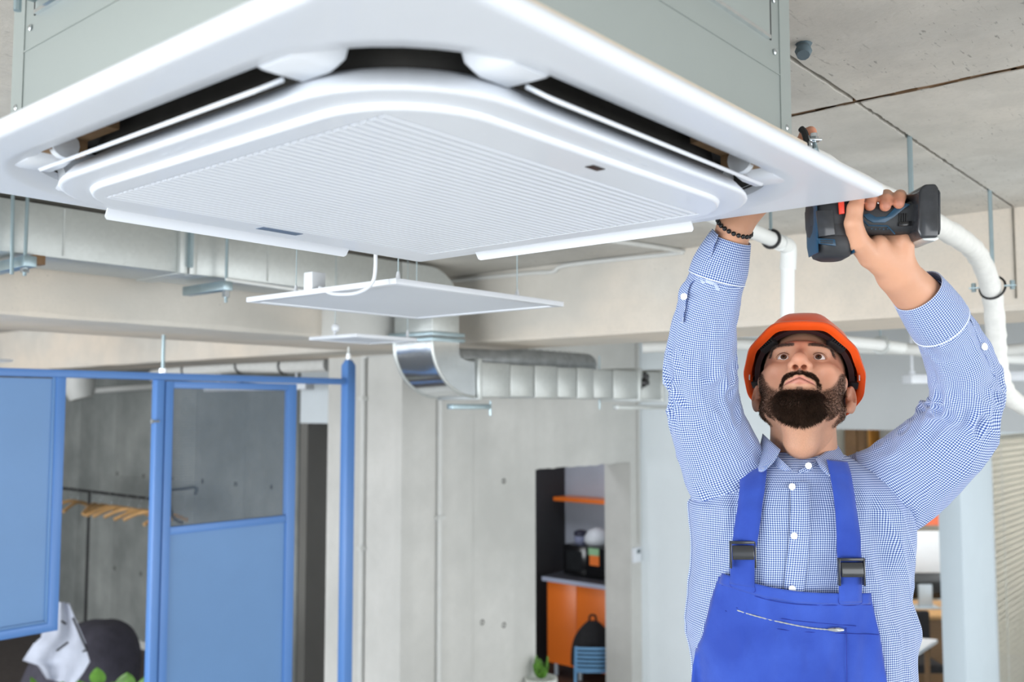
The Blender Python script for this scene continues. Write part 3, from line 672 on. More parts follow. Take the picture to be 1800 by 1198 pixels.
obj('hanger_rod', MB().tube([(xr, YP, zt1), (xr, YP, SOF+.01)], .008, 10), M['zinc'], parent=rail)
obj('rod_nut', MB().lathe([(.016, 0), (.016, .02)], (xr, YP, zt1), (0, 0, 1), 6), M['chrome'], parent=rail)
ps = thing('blue_post', (2.24, YP, 0), 'blue post carrying the door beside the open bay of the partition', 'post')
xa, xb = onY(271, 700, YP).x, onY(285, 700, YP).x
obj('post', MB().box(xa, xb, YP-.022, YP+.022, 0, zt0), M['blue_frame'], parent=ps, bevel=.003)
q = onY(275, 740, YP-.03)
obj('latch_bolt', MB().tube([q+Vector((-.018, 0, 0)), q+Vector((.012, 0, 0))], .006, 8).lathe([(.011, 0), (.011, .008)], q+Vector((-.024, 0, 0)), (1, 0, 0), 8), M['chrome'], parent=ps)
p2_ = thing('blue_post', (3.35, YP, 0), 'free standing blue post in front of the concrete wall edge', 'post')
xa, xb = onY(605, 700, YP).x, onY(619, 700, YP).x
zc = onY(612, 632, YP).z
obj('post', MB().loft([[(xa, YP-.028, 0), (xb, YP-.028, 0), (xb, YP+.028, 0), (xa, YP+.028, 0)], [(xa, YP-.028, zc-.03), (xb, YP-.028, zc-.03), (xb, YP+.028, zc-.03), (xa, YP+.028, zc-.03)], [(xa+.014, YP-.014, zc), (xb-.014, YP-.014, zc), (xb-.014, YP+.014, zc), (xa+.014, YP+.014, zc)]]), M['blue_frame'], parent=p2_, bevel=.003)
xm = (xa+xb)/2
obj('threaded_rod', MB().tube([(xm, YP, zc), (xm, YP, SOF+.01)], .007, 8), M['galv'], parent=p2_)
obj('rod_nut', MB().lathe([(.013, 0), (.013, .03)], (xm, YP, zc+.002), (0, 0, 1), 6), M['chrome'], parent=p2_)
dr = thing('blue_door', (2.65, YP, .02), 'blue metal door leaf with wire mesh above a solid lower panel', 'door')
xa, xb = onY(287.5, 700, YP).x, onY(518, 700, YP).x; zm0, zm1 = H-.568, H-.533
obj('stile', MB().box(xa, xa+.04, YP-.018, YP+.018, .02, zt0-.004), M['blue_frame'], parent=dr, bevel=.003)
obj('stile', MB().box(xb-.052, xb, YP-.018, YP+.018, .02, zt0-.004), M['blue_frame'], parent=dr, bevel=.003)
for z0, z1, nm in ((zt0-.036, zt0-.004, 'top_rail'), (zm0, zm1, 'middle_rail'), (.02, .08, 'bottom_rail')):
    obj(nm, MB().box(xa+.04, xb-.052, YP-.0175, YP+.0175, z0, z1), M['blue_frame'], parent=dr, bevel=.003)
obj('solid_panel', MB().box(xa+.035, xb-.048, YP-.005, YP+.004, .07, zm0+.005), M['blue_paint'], parent=dr)
wm = MB(); x = xa+.052
while x < xb-.055: wm.box(x-.001, x+.001, YP-.001, YP+.001, zm1, zt0-.034); x += .0125
z = zm1+.01
while z < zt0-.036: wm.box(xa+.04, xb-.052, YP-.003, YP-.001, z-.001, z+.001); z += .0125
obj('wire_mesh', wm, plain('blue_grey_wire', (86, 104, 122), .45), parent=dr, kind='stuff', smooth=0)

# ------------------------------------------------------------------ back room: clothes rail, hangers, bean bag, plant, duct
r0 = onX(112, 858, 4.4); r1 = onX(288, 879, 4.4)
rk = thing('clothes_rack', (r0.x, r0.y-.4, 0), 'thin black clothes rack in the dark back room', 'clothes rack')
dirr = (r1-r0).normalized(); ra = r0-dirr*.3
obj('rail', MB().tube([ra, r1], .014, 8), M['black_rubber'], parent=rk)
pp = onX(157, 866, 4.4); obj('pole', MB().tube([(pp.x, pp.y, 0.012), pp], .014, 8), M['black_rubber'], parent=rk)
h0 = onX(300, 860, 4.0); h1 = onX(344, 856, 4.4); obj('side_hook', MB().tube(smoothpath([h0, h0.lerp(h1, .5), h1, h1+Vector((0, 0, -.06))], 4), .012, 8), M['black_rubber'], parent=rk)
obj('hook_arm', MB().tube(smoothpath([h0, h0+Vector((0, 0, -.12)), h0+Vector((.02, -.02, -.22)), h0+Vector((.06, -.08, -.26))], 4), .012, 8), M['black_rubber'], parent=rk)
hx = [126, 142, 170, 184, 202, 214, 232, 250, 264, 292]
for i, xx in enumerate(hx):
    c = r0+dirr*((xx-112)/(288-112)*(r1-r0).length); a = math.radians(random.uniform(-35, 35)+(15 if i > 4 else -10)); ax = Vector((math.cos(a), -math.sin(a), 0)); b_ = c+Vector((0, 0, -.115))
    hg = thing('wooden_hanger', tuple(c), ['leftmost wooden clothes hanger on the black rail', 'wooden hanger, second from left on the black rail', 'wooden hanger, third from left on the black rail', 'wooden hanger, fourth from left on the black rail', 'wooden hanger, fifth from left on the black rail', 'wooden hanger, sixth from left on the black rail', 'wooden hanger, seventh from left on the black rail', 'wooden hanger, eighth from left on the black rail', 'wooden hanger just left of the blue post', 'wooden hanger seen through the wire mesh of the door'][i], 'hanger', 'wooden hangers on the black rail')
    obj('shoulder_bar', MB().tube(smoothpath([b_-ax*.21+Vector((0, 0, -.07)), b_-ax*.1+Vector((0, 0, -.02)), b_, b_+ax*.1+Vector((0, 0, -.02)), b_+ax*.21+Vector((0, 0, -.07))], 4), .016, 8), M['wood_light'], parent=hg)
    obj('hook', MB().tube(smoothpath([b_, b_+Vector((0, 0, .05)), c+Vector((.02, 0, -.03)), c+Vector((.012, 0, .014)), c+Vector((-.012, 0, .014)), c+Vector((-.018, 0, -.004))], 4), .003, 6), M['chrome'], parent=hg)
bb = onZ(95, 1330, .012); bc = Vector((4.25, bb.y/bb.x*4.25, .012))
bc = px(118, 1240, 7.2); bc.z = .012
n1, n2 = 26, 36; R = []
for i in range(n1+1):
    t_ = i/n1; z = .80*(1-math.cos(math.pi*t_))/2*1.05; rr = .48*(math.sin(math.pi*min(1, t_*.97+.03))**.62)*(1-.25*t_)
    R.append([(bc.x+.18*t_+rr*math.cos(a)*(1+.05*math.sin(5*a+3*t_)), bc.y-.12*t_+rr*math.sin(a)*(1+.05*math.sin(4*a+t_)), bc.z+z*.95+.015*math.sin(6*a)*math.sin(math.pi*t_)) for a in np.linspace(0, 2*math.pi, n2, endpoint=False)])
bean = tag(obj('bean_bag', MB().loft(R), M['dark_fabric'], org=bc, smooth=60), 'charcoal bean bag chair on the floor of the back room', 'bean bag')
# draped pale jacket with dark trim
def drape(pts, w, d):
    G = []
    for (x, y) in pts: G.append(px(x, y, d))
    return G
J = []
rows = [((92, 1056), (122, 1060), 6.66), ((88, 1066), (128, 1076), 6.63), ((86, 1086), (138, 1100), 6.58), ((78, 1108), (150, 1128), 6.52), ((60, 1130), (153, 1146), 6.48), ((40, 1160), (158, 1162), 6.46), ((66, 1168), (148, 1180), 6.46), ((82, 1192), (130, 1204), 6.47)]
for (a, b, d) in rows:
    row = []
    for k in range(13):
        t_ = k/12; row.append(px(a[0]+(b[0]-a[0])*t_, a[1]+(b[1]-a[1])*t_, d+.018*math.sin(t_*13+a[1]*.04)+.018*math.sin(t_*6+a[1]*.02)))
    J.append(row)
jk = thing('jacket', tuple(J[4][6]), 'crumpled pale grey jacket thrown over the bean bag', 'jacket')
obj('cloth', MB().sheet(J, .006), M['grey_cloth'], parent=jk, smooth=80)
for (a, b) in (((60, 1128), (72, 1117)), ((100, 1143), (120, 1128)), ((108, 1091), (116, 1096)), ((128, 1085), (152, 1140)), ((146, 1144), (153, 1142))):
    obj('dark_trim', MB().tube([px(*a, 6.40), px((a[0]+b[0])/2, (a[1]+b[1])/2, 6.39), px(*b, 6.40)], .007, 6), M['black_fabric'], parent=jk)
pb = px(205, 1225, 6.0)
pt = thing('potted_plant', (pb.x, pb.y, .0), 'potted plant with round green leaves before the bean bag', 'plant')
obj('pot', MB().lathe([(.09, 0.012), (.12, .22), (.125, .24), (.11, .24), (.10, .21)], (pb.x, pb.y, 0), (0, 0, 1), 20), M['soil_pot'], parent=pt)
def leaf(c, up, side, L, W):
    G = []
    up = Vector(up).normalized(); side = Vector(side).normalized(); nn = up.cross(side)
    for i in range(7):
        t_ = i/6; w = W*math.sin(math.pi*(t_**.8))**.8+.001
        G.append([Vector(c)+up*L*t_+side*w*s_+nn*(.012*abs(s_)-.03*t_*t_) for s_ in (-1, -.5, 0, .5, 1)])
    return MB().sheet(G, .002)
for (x, y, L, W, tl, lab) in ((173, 1171, .12, .052, .1, None), (226, 1181, .11, .065, .5, None), (57, 1187, .09, .02, -.2, None), (140, 1192, .1, .05, -.5, None), (256, 1190, .09, .04, .7, None), (112, 1196, .09, .05, .2, None), (200, 1196, .08, .05, -.1, None)):
    tip = px(x, y, 6.0); base = tip-Vector((tl*.08, 0, L))
    obj('stem', MB().tube(smoothpath([(pb.x, pb.y, .2), ((pb.x+base.x)/2, (pb.y+base.y)/2, (base.z+.2)/2+.03), base], 4), .004, 6), M['leaf'], parent=pt)
    obj('leaf', leaf(base, tip-base, (c_right[0], c_right[1], 0), (tip-base).length, W), M['leaf'], parent=pt, smooth=60)
a = onX(139, 684, 4.3)
tag(obj('insulated_duct', MB().tube([(a.x, a.y, CZ), (a.x, a.y, a.z+.02), (a.x+.02, a.y-.02, a.z-.09)], [.15, .15, .11], 18), M['grey_pipe'], org=a), 'short round grey duct stub in the back room ceiling', 'duct')
P = [onX(270, 660, 4.35), onX(330, 650, 4.35), onX(380, 646, 4.35), onX(424, 642, 4.35), onX(500, 643, 4.4), onX(577, 640, 4.45)]
bpipe = thing('back_room_pipe', tuple(P[0]), 'white wrapped pipe above the blue door in the back room', 'pipe')
obj('pipe', MB().tube(smoothpath(P, 4), .055, 10), M['white_wrap'], parent=bpipe)
for k in (1, 3, 4):
    obj('pipe_strap', MB().tube([P[k]+Vector((math.cos(a_)*.06, 0, math.sin(a_)*.06)) for a_ in np.linspace(0, 2*math.pi, 16)], .008, 6), M['black_rubber'], parent=bpipe)
    obj('hanger_rod', MB().tube([P[k]+Vector((0, 0, .05)), (P[k].x, P[k].y, CZ+.01)], .006, 6), M['zinc'], parent=bpipe)
P = [onX(120, 690, 5.065), onX(270, 678, 5.065), onX(420, 668, 5.065)]
tag(obj('back_room_conduit', MB().tube(P, .032, 8), M['grey_pipe'], org=P[0]), 'grey conduit along the back room wall behind the partition', 'conduit')

# ------------------------------------------------------------------ kitchen behind the doorway
kz = .90; XK = 7.0
kc = thing('kitchen_cabinet', (7.3, 5.0, .012), 'orange kitchen base cabinet with two flat doors', 'cabinet')
yl = onX(962, 1040, XK).y; yr = 4.62; ys = onX(1013, 1040, XK).y
obj('carcass', MB().box(XK+.02, 7.6, yr, yl, .13, kz-.04), M['orange_lam'], parent=kc)
for a_, b_ in ((ys+.002, yl), (yr, ys-.002)):
    obj('door', MB().box(XK, XK+.019, a_, b_, .13, kz-.045), M['orange_lam'], parent=kc, bevel=.002)
for y_ in (yl-.06, ys, yr+.06): obj('leg', MB().lathe([(.02, 0.012), (.02, .13)], (XK+.06, y_, 0), (0, 0, 1), 12), M['alu'], parent=kc)
wt = thing('worktop', (7.3, 5.0, kz), 'dark kitchen worktop with a pale front edge', 'worktop')
yw = onX(952, 1007, XK-.03).y
obj('slab', MB().box(XK-.02, 7.61, yr-.05, yw, kz-.038, kz), M['worktop'], parent=wt, bevel=.002)
obj('edge_band', MB().box(XK-.026, XK-.021, yr-.05, yw, kz-.038, kz-.001).box(XK-.02, 7.61, yw, yw+.005, kz-.038, kz-.001), M['worktop_edge'], parent=wt)
mw = thing('microwave', (7.35, 4.95, kz), 'black microwave oven on the kitchen worktop', 'microwave')
ym = onX(990, 980, 7.16).y; zt_ = onX(1000, 957, 7.16).z
obj('body', MB().box(7.17, 7.56, 4.62, ym, kz+.012, zt_), M['black_gloss'], parent=mw, bevel=.006)
ydiv = onX(1030, 980, 7.16).y
obj('door', MB().box(7.155, 7.169, ydiv, ym-.005, kz+.02, zt_-.008), M['black_gloss'], parent=mw, bevel=.002)
obj('window', MB().box(7.152, 7.156, ydiv+.04, ym-.045, kz+.06, zt_-.05), plain('smoked_glass', (36, 38, 40), .08), parent=mw)
obj('control_panel', MB().box(7.155, 7.169, 4.625, ydiv-.004, kz+.02, zt_-.008), M['black_gloss'], parent=mw, bevel=.002)
q = onX(1044, 980, 7.15)
obj('sticker', MB().box(7.1515, 7.1545, q.y-.055, q.y+.05, q.z-.07, q.z+.07), M['orange_lam'], parent=mw, label='orange and green sticker on the microwave')
obj('sticker', MB().box(7.150, 7.1535, q.y-.055, q.y+.06, q.z+.02, q.z+.085), plain('green_sticker', (150, 196, 150), .5), parent=mw, label='pale green upper sticker')
for yy in (4.66, ym-.05): obj('foot', MB().lathe([(.015, 0), (.015, .012)], (7.25, yy, kz), (0, 0, 1), 10), M['black_rubber'], parent=mw)
q = onX(1046, 952, 7.3)
tag(obj('bowl', MB().lathe([(.10, 0), (.125, .03), (.12, .08), (.085, .13), (.03, .155), (.001, .158)], (7.34, q.y, zt_), (0, 0, 1), 22), M['white_plastic'], org=(7.34, q.y, zt_), smooth=60), 'rounded white bowl turned over on the microwave', 'bowl')
q = onX(1017, 945, 7.3)
gj = thing('glass_jar', (7.34, q.y, zt_), 'small jar with a dark lid on the microwave', 'jar')
obj('jar', MB().lathe([(.055, 0), (.065, .02), (.065, .06), (.05, .07)], (7.34, q.y, zt_), (0, 0, 1), 18), plain('milky_glass', (150, 156, 186), .3), parent=gj)
obj('lid', MB().lathe([(.06, .07), (.07, .08), (.065, .105), (.03, .12)], (7.34, q.y, zt_), (0, 0, 1), 18), plain('navy_lid', (44, 46, 66), .4), parent=gj)
s0_ = onX(980, 874, 7.45)
tag(obj('wall_shelf', MB().box(7.38, 7.62, 4.6, s0_.y, s0_.z-.025, s0_.z+.012), M['orange_lam'], org=(7.5, 4.9, s0_.z), bevel=.003), 'orange wall shelf above the microwave', 'shelf')
def slat_chair(o, ang, label, hs=.52):
    t = thing('metal_chair', (o[0], o[1], .012), label, 'chair'); ca, sa = math.cos(ang), math.sin(ang)
    def P(u, v, z): u *= .8; v *= .6; return Vector((o[0]+u*ca-v*sa, o[1]+u*sa+v*ca, .012+z*hs))
    for s in (-1, 1):
        obj('back_post', MB().tube(smoothpath([P(s*.19, .19, 0), P(s*.19, .19, .44), P(s*.185, .24, .86)], 5), .012, 10), M['chair_blue'], parent=t)
        obj('leg', MB().tube([P(s*.18, -.18, 0), P(s*.18, -.17, .44)], .012, 10), M['chair_blue'], parent=t)
    for i in range(6):
        z = .50+i*.068; yy = .20+.05*(z-.44)/.42
        obj('slat', MB().tube(smoothpath([P(-.186, yy, z), P(-.09, yy+.025, z), P(.09, yy+.025, z), P(.186, yy, z)], 5), .011, 8), M['chair_blue'], parent=t)
    obj('seat', MB().loft([[P(u, v, z) for u, v in rsq(.195, .05, 4)] for z in (.435, .46)]), M['chair_blue'], parent=t, bevel=.004)
    return t
cc = px(1042, 1135, 8.06)
slat_chair((cc.x, cc.y), math.radians(128), 'pale blue metal chair with slatted back in the doorway')
bk = px(1042, 1112, 8.13); bz = bk.z
bp = thing('backpack', (bk.x, bk.y, .262), 'black backpack standing on the blue chair', 'backpack')
R = []
for i in range(15):
    t_ = i/14; w = .19*(1-t_**3.2*.75); d_ = .11*(1-t_**3*.7); z = .262+t_*(bz+.10-.262)
    R.append([(bk.x+c_right[0]*w*math.cos(a_)-c_right[1]*d_*math.sin(a_)*-1, bk.y+c_right[1]*w*math.cos(a_)+c_right[0]*d_*math.sin(a_)*-1, z) for a_ in np.linspace(0, 2*math.pi, 20, endpoint=False)])
obj('bag', MB().loft(R), M['black_fabric'], parent=bp, smooth=60)
obj('grab_handle', MB().tube(smoothpath([Vector((bk.x, bk.y, bz+.085))+Vector(c_right)*s for s in (-.03,)]+[Vector((bk.x, bk.y, bz+.145))+Vector(c_right)*s for s in (-.022, .022)]+[Vector((bk.x, bk.y, bz+.085))+Vector(c_right)*.03], 5), .010, 8), M['black_fabric'], parent=bp)
fp = px(951, 1190, 6.6)
fl = thing('flower_pot', (fp.x, fp.y, .012), 'white flower pot with green plant inside the kitchen doorway', 'plant')
obj('pot', MB().lathe([(.07, .0), (.10, .1), (.115, fp.z-.012), (.10, fp.z-.012), (.095, fp.z-.04)], (fp.x, fp.y, .012), (0, 0, 1), 20), M['soil_pot'], parent=fl)
for k in range(9):
    a_ = k*.7; b_ = Vector((fp.x, fp.y, fp.z)); t2 = b_+Vector((math.cos(a_)*.07, math.sin(a_)*.07, .07+.03*(k % 3)))
    obj('leaf', leaf(b_, t2-b_, Vector((math.sin(a_), -math.cos(a_), .1)), (t2-b_).length, .03), M['leaf'], parent=fl, smooth=60)

# ------------------------------------------------------------------ office behind the right wall
def quad_unit(name, label, cat, x0, x1, y0, y1, d, mat, th=.03):
    a_ = px(x0, y1, d); b_ = px(x1, y1, d); z1 = px((x0+x1)/2, y0, d).z; z0 = a_.z
    m = (a_+b_)/2; u = Vector((b_.x-a_.x, b_.y-a_.y, 0)); w = u.length/2; u.normalize()
    return m, u, w, z0, z1
yo = lambda x: onX(x, 760, 10.55).y
pn = thing('wall_panel', (10.5, yo(1508), .0), 'brown wooden wall panel far back in the office', 'panel')
obj('board', MB().box(10.5, 10.58, yo(1532), yo(1509)-.004, 0, H+.1), M['wood_brown'], parent=pn, bevel=.004)
obj('board', MB().box(10.5, 10.58, yo(1509)+.004, yo(1487), 0, H+.1), M['wood_brown'], parent=pn, bevel=.004)
cu = thing('curtain', (10.4, yo(1546), .0), 'amber curtain hanging beside the brown wall panel', 'curtain')
G = []
for i in range(2):
    G.append([(10.42+.04*math.sin(k*1.1), yo(1533)+(yo(1562)-yo(1533))*k/28, .05 if i == 0 else H+.08) for k in range(29)])
obj('cloth', MB().sheet(G, .01), M['wood_amber'], parent=cu, smooth=60)
dk = tag(obj('tall_cabinet', MB().box(10.2, 10.58, yo(1600), yo(1566), 0, H+.02), M['dark_wall'], org=(10.4, yo(1583), 0), bevel=.005), 'tall dark grey cabinet beside the amber curtain', 'cabinet')
# flip chart board, desk, monitor, chair, white table
m, u, w, z0, z1 = quad_unit('', '', '', 1560, 1668, 945, 1047, 8.9, None)
nrm = Vector((-u.y, u.x, 0))
fb_ = thing('whiteboard', (m.x, m.y, 0), 'white presentation board with an orange band on top, behind the worker', 'whiteboard')
zt1_ = px(1630, 905, 8.9).z; zt2_ = px(1630, 934, 8.9).z
obj('board', MB().obox((m.x, m.y, (z0+zt2_)/2), u, (0, 0, 1), nrm, w, (zt2_-z0)/2, .012), M['paper_white'], parent=fb_, bevel=.003)
obj('band', MB().obox((m.x, m.y, (zt1_+.07+zt2_)/2), u, (0, 0, 1), nrm, w, .058, .013), M['orange_red'], parent=fb_)
obj('poster', MB().obox((m.x, m.y, zt1_+.22), u, (0, 0, 1), nrm, w, .14, .012), M['pink'], parent=fb_)
for s in (-.7, .7): obj('leg', MB().tube([Vector((m.x, m.y, z0))+u*w*s, Vector((m.x, m.y, 0))+u*w*s*1.1], .015, 8), M['alu'], parent=fb_)
m, u, w, z0, z1 = quad_unit('', '', '', 1540, 1690, 1068, 1086, 8.35, None)
ds_ = thing('desk', (m.x, m.y, 0), 'light wooden office desk with a dark brown front behind the worker', 'desk')
obj('desktop', MB().obox((m.x, m.y, z1-.015), u, nrm, (0, 0, 1), w, .33, .016), M['wood_light'], parent=ds_, bevel=.003)
obj('front', MB().obox((m.x-c_fwd[0]*.25, m.y-c_fwd[1]*.25, (z1-.05)/2), u, (0, 0, 1), nrm, w*.96, (z1-.05)/2, .012), M['wood_brown'], parent=ds_, bevel=.002)
for s in (-.93, .93): obj('leg', MB().obox(Vector((m.x, m.y, (z1-.03)/2))+u*w*s, u, nrm, (0, 0, 1), .02, .28, (z1-.03)/2), M['wood_brown'], parent=ds_)
mo = thing('monitor', (m.x+u.x*.1, m.y+u.y*.1, z1), 'dark computer monitor seen below the white board', 'monitor')
c_ = Vector((m.x, m.y, z1+.194))+u*.05
obj('screen', MB().obox(c_, u, (0, 0, 1), nrm, .34, .11, .018), M['black_gloss'], parent=mo, bevel=.004)
obj('stand', MB().obox(c_-Vector((0, 0, .085))-Vector((c_fwd[0], c_fwd[1], 0))*.03, u, (0, 0, 1), nrm, .06, .10, .012), M['alu'], parent=mo, bevel=.003)
obj('base', MB().obox(c_-Vector((0, 0, .185)), u, nrm, (0, 0, 1), .12, .08, .006), M['alu'], parent=mo, bevel=.002)
q = px(1610, 1108, 7.6)
oc = thing('office_chair', (q.x, q.y, 0), 'dark office chair between the worker and the desk', 'chair')
obj('backrest', MB().obox((q.x, q.y, q.z), u, (0, 0, 1), nrm, .11, .16, .025), M['black_fabric'], parent=oc, bevel=.02)
obj('seat', MB().obox((q.x+c_fwd[0]*.2, q.y+c_fwd[1]*.2, q.z-.3), u, nrm, (0, 0, 1), .22, .22, .035), M['black_fabric'], parent=oc, bevel=.02)
obj('column', MB().tube([(q.x+c_fwd[0]*.2, q.y+c_fwd[1]*.2, .06), (q.x+c_fwd[0]*.2, q.y+c_fwd[1]*.2, q.z-.3)], .025, 10), M['alu'], parent=oc)
for k in range(5):
    a_ = k*1.257; c_ = Vector((q.x+c_fwd[0]*.2, q.y+c_fwd[1]*.2, .07)); obj('foot', MB().tube([c_, c_+Vector((math.cos(a_)*.28, math.sin(a_)*.28, -.04))], .02, 8), M['black_rubber'], parent=oc)
obj('back_bracket', MB().tube([(q.x, q.y, q.z-.1), (q.x+c_fwd[0]*.06, q.y+c_fwd[1]*.06, q.z-.3)], .02, 8), M['black_rubber'], parent=oc)
zt_ = .74; t0_ = onZ(1648, 1123, zt_)
wtb = thing('white_table', (t0_.x, t0_.y, 0), 'white topped table at the edge of the office opening', 'table')
e_a = onZ(1600, 1119, zt_); e_b = onZ(1600, 1154, zt_)
d1_ = (e_a-t0_).normalized(); d2_ = (e_b-t0_).normalized()
P4 = [t0_, t0_+d1_*.6, t0_+d1_*.6+d2_*.45, t0_+d2_*.45]
obj('tabletop', MB().prism(P4, (0, 0, -.028)), M['paper_white'], parent=wtb, bevel=.003)
for p in (t0_+d1_*.06+d2_*.05, t0_+d1_*.54+d2_*.05, t0_+d1_*.54+d2_*.4, t0_+d1_*.06+d2_*.4): obj('leg', MB().tube([(p.x, p.y, 0), (p.x, p.y, zt_-.03)], .02, 8), M['wood_brown'], parent=wtb)
# venetian blind behind the glass
bld = thing('venetian_blind', (9.3, 1.86, H-.2), 'cream venetian blind behind the glass at the right edge', 'blind')
s0 = None; nsl = 46
for k in range(nsl):
    z = H-.22-k*.046
    mb = MB().add([], [])
    mb.loft([[(x, 1.835, z-.006), (x, 1.855, z+.003), (x, 1.877, z+.010), (x, 1.877, z+.012), (x, 1.855, z+.005), (x, 1.835, z-.004)] for x in (7.5, 11.15)])
    if s0 is None: s0 = obj('slat', mb, M['blind'], parent=bld, smooth=50)
    else: inst(s0, 'slat', bld, (0, 0, -k*.046))
for x in (7.9, 9.2, 10.6): obj('ladder_cord', MB().tube([(x, 1.83, H-.2), (x, 1.83, H-.2-nsl*.046)], .003, 6), M['grey_pipe'], parent=bld)
# ------------------------------------------------------------------ the worker
FWH = np.array([math.cos(YAW), math.sin(YAW), 0.0])
def L(x, y, d):
    """measured point -> worker's frame (right, away from the camera, up from eye height) at horizontal distance d"""
    u = (599-y)/F_PX; k = d/(math.cos(PIT)-math.sin(PIT)*u)
    return np.array([(x-900)/F_PX*k, d, k*(math.sin(PIT)+math.cos(PIT)*u)])
def Wn(P):
    P = np.asarray(P, float)
    return P[..., 0:1]*c_right + P[..., 1:2]*FWH + np.stack([np.zeros(P.shape[:-1]), np.zeros(P.shape[:-1]), P[..., 2]+H], -1)
def Wv(p): return Vector(Wn(np.asarray(p, float)[None])[0])

def vnoise(P, seed=0):
    P = np.asarray(P, float); i = np.floor(P).astype(np.int64); f = P-i; f = f*f*(3-2*f); out = 0
    for dx in (0, 1):
        for dy in (0, 1):
            for dz in (0, 1):
                h = ((i[..., 0]+dx)*374761393+(i[..., 1]+dy)*668265263+(i[..., 2]+dz)*2147483647+seed*9176) & 0xffffffff
                h = ((h ^ (h >> 13))*1274126177) & 0xffffffff; h = (h ^ (h >> 16)) & 0xffff
                w = (f[..., 0] if dx else 1-f[..., 0])*(f[..., 1] if dy else 1-f[..., 1])*(f[..., 2] if dz else 1-f[..., 2])
                out = out+w*(h/65535.0)
    return out*2-1

# --- implicit sculpting: distance fields, smooth unions, surface nets
def smin(a, b, k): h = np.clip(.5+.5*(b-a)/k, 0, 1); return b*(1-h)+a*h-k*h*(1-h)
def smax(a, b, k): return -smin(-a, -b, k)
class Vol:
    def __init__(s, lo, hi, h):
        s.lo = np.array(lo, np.float32); s.h = h; n = np.ceil((np.array(hi)-s.lo)/h).astype(int)+1
        s.ax = [s.lo[i]+h*np.arange(n[i], dtype=np.float32) for i in range(3)]
        s.X, s.Y, s.Z = np.meshgrid(*s.ax, indexing='ij', sparse=True); s.d = np.full(n, 1.0, np.float32)
    def win(s, lo, hi):
        sl = []
        for i in range(3):
            a = int(np.clip((lo[i]-s.lo[i])/s.h-1, 0, len(s.ax[i])-1)); b = int(np.clip((hi[i]-s.lo[i])/s.h+2, a+1, len(s.ax[i]))); sl.append(slice(a, b))
        return tuple(sl)
    def apply(s, lo, hi, fn, op, k, pad):
        sl = s.win(np.array(lo)-pad, np.array(hi)+pad); X, Y, Z = s.X[sl[0]], s.Y[:, sl[1]], s.Z[:, :, sl[2]]
        v = fn(X, Y, Z).astype(np.float32); o = s.d[sl]
        s.d[sl] = smin(o, v, k) if op == '+' else smax(o, -v, k)
    def ell(s, c, r, k=.01, op='+'):
        def fn(X, Y, Z):
            x, y, z = (X-c[0])/r[0], (Y-c[1])/r[1], (Z-c[2])/r[2]; k0 = np.sqrt(x*x+y*y+z*z)
            k1 = np.sqrt((x/r[0])**2+(y/r[1])**2+(z/r[2])**2)+1e-9; return k0*(k0-1)/k1
        s.apply([c[i]-r[i] for i in range(3)], [c[i]+r[i] for i in range(3)], fn, op, k, .03+k)
    def cap(s, a, b, ra, rb=None, k=.01, op='+'):
        rb = ra if rb is None else rb; a = np.array(a, float); b = np.array(b, float); ab = b-a; l2 = max(ab@ab, 1e-9)
        def fn(X, Y, Z):
            x, y, z = X-a[0], Y-a[1], Z-a[2]; t = np.clip((x*ab[0]+y*ab[1]+z*ab[2])/l2, 0, 1)
            return np.sqrt((x-t*ab[0])**2+(y-t*ab[1])**2+(z-t*ab[2])**2)-(ra+(rb-ra)*t)
        m = max(ra, rb); s.apply(np.minimum(a, b)-m, np.maximum(a, b)+m, fn, op, k, .03+k)
    def mesh(s, mirror=False):
        d = s.d; lo = s.lo.copy()
        if mirror: d = np.concatenate([d[:0:-1], d], 0); lo[0] = -(s.ax[0][-1])
        sg = d < 0; n = np.array(d.shape); cnt = np.zeros(n-1, np.int8); offs = [(i, j, k) for i in (0, 1) for j in (0, 1) for k in (0, 1)]
        for o in offs: cnt += sg[o[0]:n[0]-1+o[0], o[1]:n[1]-1+o[1], o[2]:n[2]-1+o[2]]
        act = (cnt > 0) & (cnt < 8); idx = np.argwhere(act); vid = np.full(n-1, -1, np.int64); vid[act] = np.arange(len(idx))
        val = {o: d[idx[:, 0]+o[0], idx[:, 1]+o[1], idx[:, 2]+o[2]] for o in offs}; pos = np.zeros((len(idx), 3)); c = np.zeros(len(idx))
        for a in offs:
            for ax in range(3):
                if a[ax] == 0:
                    b = list(a); b[ax] = 1; b = tuple(b); va, vb = val[a], val[b]; m = (va < 0) != (vb < 0)
                    t = np.where(m, va/np.where(m, va-vb, 1), 0); p = np.tile(np.array(a, float), (len(idx), 1)); p[:, ax] = t
                    pos += p*m[:, None]; c += m
        V = lo+(idx+pos/c[:, None])*s.h; F = []
        for ax in range(3):
            u, w = (ax+1) % 3, (ax+2) % 3; A = np.moveaxis(sg, (ax, u, w), (0, 1, 2)); VI = np.moveaxis(vid, (ax, u, w), (0, 1, 2))
            m = A[:-1, 1:-1, 1:-1] != A[1:, 1:-1, 1:-1]; e = np.argwhere(m); fl = A[e[:, 0], e[:, 1]+1, e[:, 2]+1]
            q = np.stack([VI[e[:, 0], e[:, 1], e[:, 2]], VI[e[:, 0], e[:, 1]+1, e[:, 2]], VI[e[:, 0], e[:, 1]+1, e[:, 2]+1], VI[e[:, 0], e[:, 1], e[:, 2]+1]], 1)
            F.append(np.where(fl[:, None], q, q[:, ::-1]))
        return V, np.concatenate(F)

